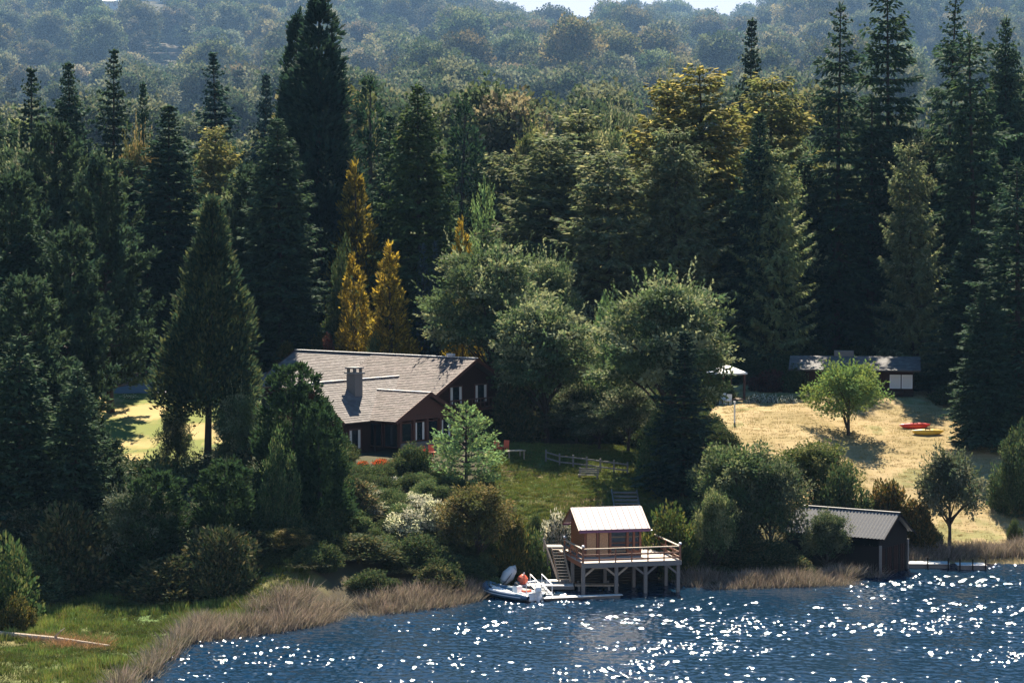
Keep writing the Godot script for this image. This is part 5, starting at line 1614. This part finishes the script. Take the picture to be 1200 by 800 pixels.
func build_garden() -> void:
	rng.seed = 800
	# flower beds
	var beds := [
		["red_flowers", 446, 545, 200, 22, "leaf", "bed of red orange flowers below the lodge steps"],
		["red_flowers", 424, 548, 199, 18, "leaf", "small patch of red flowers beside the red orange bed"],
		["red_flowers", 462, 548, 200, 14, "leaf", "red flowers against the clipped green shrub"],
		["flowers", 440, 556, 196, 30, "leaf", "cream flowers in front of the red orange bed"],
		["flowers", 462, 556, 195, 24, "leaf", "cream flowers under the clipped green shrub"],
		["flowers", 890, 460, 233, 26, "leaf", "white flowers, tallest clump of the lawn bed"],
		["flowers", 908, 461, 233, 26, "leaf", "white flowers between two other clumps of the lawn bed"],
		["flowers", 925, 462, 233, 24, "leaf", "white flowers at the clipped hedge end of the lawn bed"],
		["pink_flowers", 156, 434, 242, 30, "leaf", "pink flowering bush above the gravel yard"],
		["pink_flowers", 178, 432, 242, 30, "leaf_pale", "pale pink flowering bush above the gravel yard"],
		["pink_flowers", 214, 430, 242, 34, "leaf_brown", "salmon flowering bush behind the bare trunk"],
		["pink_flowers", 244, 430, 240, 24, "leaf_brown", "salmon flowering bush between bare trunk and lodge"],
		["red_flowers", 292, 446, 226, 12, "leaf", "bright red flowers at the lodge corner"],
		["flowers", 300, 438, 228, 18, "leaf", "white flowers at the lodge corner"],
		["flowers", 152, 464, 232, 30, "leaf_warm", "low yellowish plants at the gravel yard edge"],
	]
	for r in beds:
		plant(r[0], "flower_bush", r[1], r[2], r[3], r[4], r[5], r[6], "flowers")
	# gravel yard
	var yard := Leafy.new()
	for i in 24:
		for j in 14:
			var x := -38.0 + i * 0.6
			var d := 233.5 + j * 0.6
			var p := []
			for e in [[0, 0], [1, 0], [1, 1], [0, 1]]:
				var xx: float = x + e[0] * 0.6
				var dd: float = d + e[1] * 0.6
				p.append(Vector3(xx, ground(xx, dd) + 0.2, -dd))
			yard.quad(p[3], p[2], p[1], p[0], Color(1, 1, 1))
	structure("gravel_yard", yard.mesh(), mats["gravel"], "grey gravel yard behind the small dry lawn")
	# terrace furniture
	for q in [[498.0, 203.0, 0.9], [506.0, 204.0, 0.4], [583.0, 208.0, 0.4], [592.0, 208.6, -0.5]]:
		var x: float = (q[0] - 600.0) / F * q[1]
		chair("orange cushioned garden chair on the lodge terrace", "orange chairs on the lodge terrace", Vector3(x, maxf(ground(x, q[1]), 7.15) + 0.02, -q[1]), q[2], mats["orange"])
	var tx := (603.0 - 600.0) / F * 206.5
	var tb := thing("garden_table", "pale wooden garden table beside the orange chairs", "table", Vector3(tx, ground(tx, 206.5), -206.5), 0.5)
	box(tb, "top", Vector3(1.7, 0.07, 0.9), Vector3(0, 0.75, 0), mats["pale_wood"])
	for s in [-1.0, 1.0]:
		for e in [-1.0, 1.0]:
			box(tb, "leg", Vector3(0.08, 0.75, 0.08), Vector3(s * 0.72, 0.36, e * 0.35), mats["pale_wood"])
	# fence on the green slope
	var fo := thing("rail_fence", "grey wooden rail fence along the top of the green slope", "fence")
	var prev := Vector3.ZERO
	for k in 7:
		var u := 640.0 + k * 16.0
		var d := 208.0 - k * 0.6
		var x := (u - 600.0) / F * d
		var p := Vector3(x, ground(x, d), -d)
		box(fo, "post", Vector3(0.14, 1.3, 0.14), p + Vector3(0, 0.5, 0), mats["grey_wood"])
		if k > 0:
			for hgt in [0.45, 0.95]:
				bar(fo, "rail", prev + Vector3(0, hgt, 0.09), p + Vector3(0, hgt, 0.09), 0.05, 0.12, mats["grey_wood"])
		prev = p
	# bench
	var bxp := (690.0 - 600.0) / F * 203.0
	var bn := thing("garden_bench", "grey wooden bench in the shade above the green slope", "bench", Vector3(bxp, ground(bxp, 203.0), -203.0), -0.2)
	for k in 3:
		box(bn, "seat_slat", Vector3(1.7, 0.05, 0.13), Vector3(0, 0.45, -0.16 + k * 0.16), mats["grey_wood"])
		box(bn, "back_slat", Vector3(1.7, 0.11, 0.04), Vector3(0, 0.6 + k * 0.16, -0.3), mats["grey_wood"])
	for s in [-1.0, 1.0]:
		box(bn, "leg", Vector3(0.08, 0.45, 0.45), Vector3(s * 0.75, 0.2, -0.02), mats["grey_wood"])
		box(bn, "back_post", Vector3(0.08, 0.6, 0.06), Vector3(s * 0.75, 0.72, -0.34), mats["grey_wood"])
	# timber steps down the slope
	var so := thing("timber_steps", "weathered timber steps climbing the slope behind the cabin", "stairs")
	for k in 11:
		var d := 190.5 + k * 0.75
		var x := (741.0 - k * 0.8 - 600.0) / F * d
		box(so, "tread", Vector3(1.9, 0.14, 0.5), Vector3(x, ground(x, d) + 0.22, -d), mats["grey_wood"])
	for s in [-1.0, 1.0]:
		var xa: float = (741.0 - 600.0) / F * 190.0 + s * 1.02
		var xb: float = (732.0 - 600.0) / F * 198.5 + s * 1.02
		bar(so, "stringer", Vector3(xa, ground(xa, 190.0) + 0.2, -190.0), Vector3(xb, ground(xb, 198.5) + 0.2, -198.5), 0.1, 0.25, mats["grey_wood"])
	# fallen log
	var la := pt(-20.0, 757.0, 156.0)
	var lb := pt(62.0, 763.0, 154.0)
	var lc := pt(128.0, 770.0, 152.0)
	la.y = ground(la.x, 156.0) + 0.25
	lb.y = ground(lb.x, 154.0) + 0.22
	lc.y = ground(lc.x, 152.0) + 0.2
	var lo := thing("fallen_log", "long pale fallen log on the grassy bank", "log")
	var ll := Leafy.new()
	ll.tube([la, lb, lc], [0.2, 0.17, 0.08], 9, Color(1, 1, 1))
	part(lo, "stem", ll.mesh(), mats["pale_wood"])
	var lk := Leafy.new()
	lk.tube([lb, lb + Vector3(0.5, 0.5, 0.3), lb + Vector3(0.8, 0.75, 0.2)], [0.07, 0.05, 0.02], 6, Color(1, 1, 1))
	part(lo, "branch_stub", lk.mesh(), mats["pale_wood"])

func build_lawns() -> void:
	var dryf := func(x: float, d: float) -> Color:
		var n := patch.get_noise_2d(x * 5.0, d * 5.0) + 0.5 * patch.get_noise_2d(x * 17.0, d * 17.0)
		var c := Color(0.36, 0.27, 0.15).lerp(Color(0.26, 0.2, 0.1), clampf(0.5 - n * 1.4, 0.0, 1.0))
		return c.lerp(Color(0.13, 0.145, 0.05), clampf(n * 1.8 - 0.3, 0.0, 0.7))
	var greenf := func(x: float, d: float) -> Color:
		var n := patch.get_noise_2d(x * 6.0, d * 6.0) + 0.5 * patch.get_noise_2d(x * 19.0, d * 19.0)
		return Color(0.1, 0.13, 0.04).lerp(Color(0.2, 0.14, 0.075), clampf(n * 1.5 + 0.25, 0.0, 1.0))
	var leftf := func(x: float, d: float) -> Color:
		var n := patch.get_noise_2d(x * 6.0, d * 6.0)
		return Color(0.38, 0.29, 0.13).lerp(Color(0.14, 0.17, 0.05), clampf(n * 2.2 + 0.5 * smoothstep(-33.0, -28.0, x + d * 0.03 + n * 6.0) + 0.1, 0.0, 0.9))
	var w := func(pts: Array) -> PackedVector2Array:
		var r := PackedVector2Array()
		for q in pts: r.append(Vector2((q[0] - 600.0) / F * q[1], q[1]))
		return r
	lawn("sloping dry straw coloured lawn below the guest cabin", w.call([[830, 246], [830, 214], [860, 196], [1000, 194], [1100, 190], [1300, 191], [1290, 215], [1140, 232], [1060, 245]]), dryf)
	lawn("rough green grass slope above the boat cabin", w.call([[565, 215], [570, 186], [760, 185], [775, 200], [740, 216]]), greenf, 0.5)
	lawn("small dry lawn under the pines", w.call([[60, 236], [70, 205], [300, 203], [300, 222], [230, 236]]), leftf)

func build_haze() -> void:
	# humid air that fills the valley between the near wood and the far hillside
	var fm := FogMaterial.new()
	fm.resource_name = "valley_haze"
	fm.albedo = Color(0.6, 0.77, 0.96)
	fm.density = 0.00034
	var fv := FogVolume.new()
	fv.name = "valley_haze"
	fv.shape = RenderingServer.FOG_VOLUME_SHAPE_BOX
	fv.size = Vector3(1100, 170, 1080)
	fv.position = Vector3(0, 80, -920)
	fv.material = fm
	add_child(fv)
	tag(fv, "bluish haze in the air before the far hillside", "haze", "", "stuff")

func _ready() -> void:
	# camera
	var cam := Camera3D.new()
	cam.name = "camera"
	cam.position = Vector3(0, CAM_H, 0)
	cam.rotation.x = -PITCH
	cam.fov = rad_to_deg(2.0 * atan(400.0 / F))
	cam.near = 1.0
	cam.far = 4000.0
	add_child(cam)
	cam.current = true
	# sky and air
	var sm := ProceduralSkyMaterial.new()
	sm.sky_top_color = Color(0.11, 0.37, 0.57)
	sm.sky_horizon_color = Color(0.98, 0.97, 0.99)
	sm.sky_curve = 0.16
	sm.ground_bottom_color = Color(0.1, 0.14, 0.16)
	sm.ground_horizon_color = Color(0.6, 0.64, 0.7)
	sm.sky_energy_multiplier = 0.76
	sm.sun_angle_max = 12.0
	var sky := Sky.new()
	sky.sky_material = sm
	var env := Environment.new()
	env.background_mode = Environment.BG_SKY
	env.sky = sky
	env.tonemap_mode = Environment.TONE_MAPPER_LINEAR
	env.tonemap_exposure = 3.1
	env.fog_enabled = true
	env.fog_density = 0.00005
	env.fog_light_color = Color(0.6, 0.78, 0.96)
	env.volumetric_fog_enabled = true
	env.volumetric_fog_density = 0.0
	env.sdfgi_enabled = true
	env.ssao_enabled = true
	env.ssil_enabled = true
	var we := WorldEnvironment.new()
	we.name = "environment"
	we.environment = env
	add_child(we)
	# sun: high behind the wood, a little to one side
	var sun := DirectionalLight3D.new()
	sun.name = "sun"
	sun.light_energy = 1.6
	sun.light_color = Color(1.0, 0.95, 0.86)
	sun.light_angular_distance = 0.5
	sun.shadow_enabled = true
	add_child(sun)
	var el := deg_to_rad(50.0)
	var az := deg_to_rad(-4.0)
	var to_sun := Vector3(-sin(az) * cos(el), sin(el), -cos(az) * cos(el))
	sun.look_at_from_position(to_sun * 100.0, Vector3.ZERO, Vector3.UP)

	land.seed = 3
	land.frequency = 0.02
	patch.seed = 9
	patch.frequency = 0.02
	patch.fractal_octaves = 3
	build_materials()
	build_haze()
	build_ground()
	build_water()
	build_lawns()
	build_kinds()
	build_lodge()
	build_boathouse_deck()
	build_dock_things()
	build_shed()
	build_upper_cabin()
	plant_trees()
	plant_far()
	build_garden()
	plant_low()
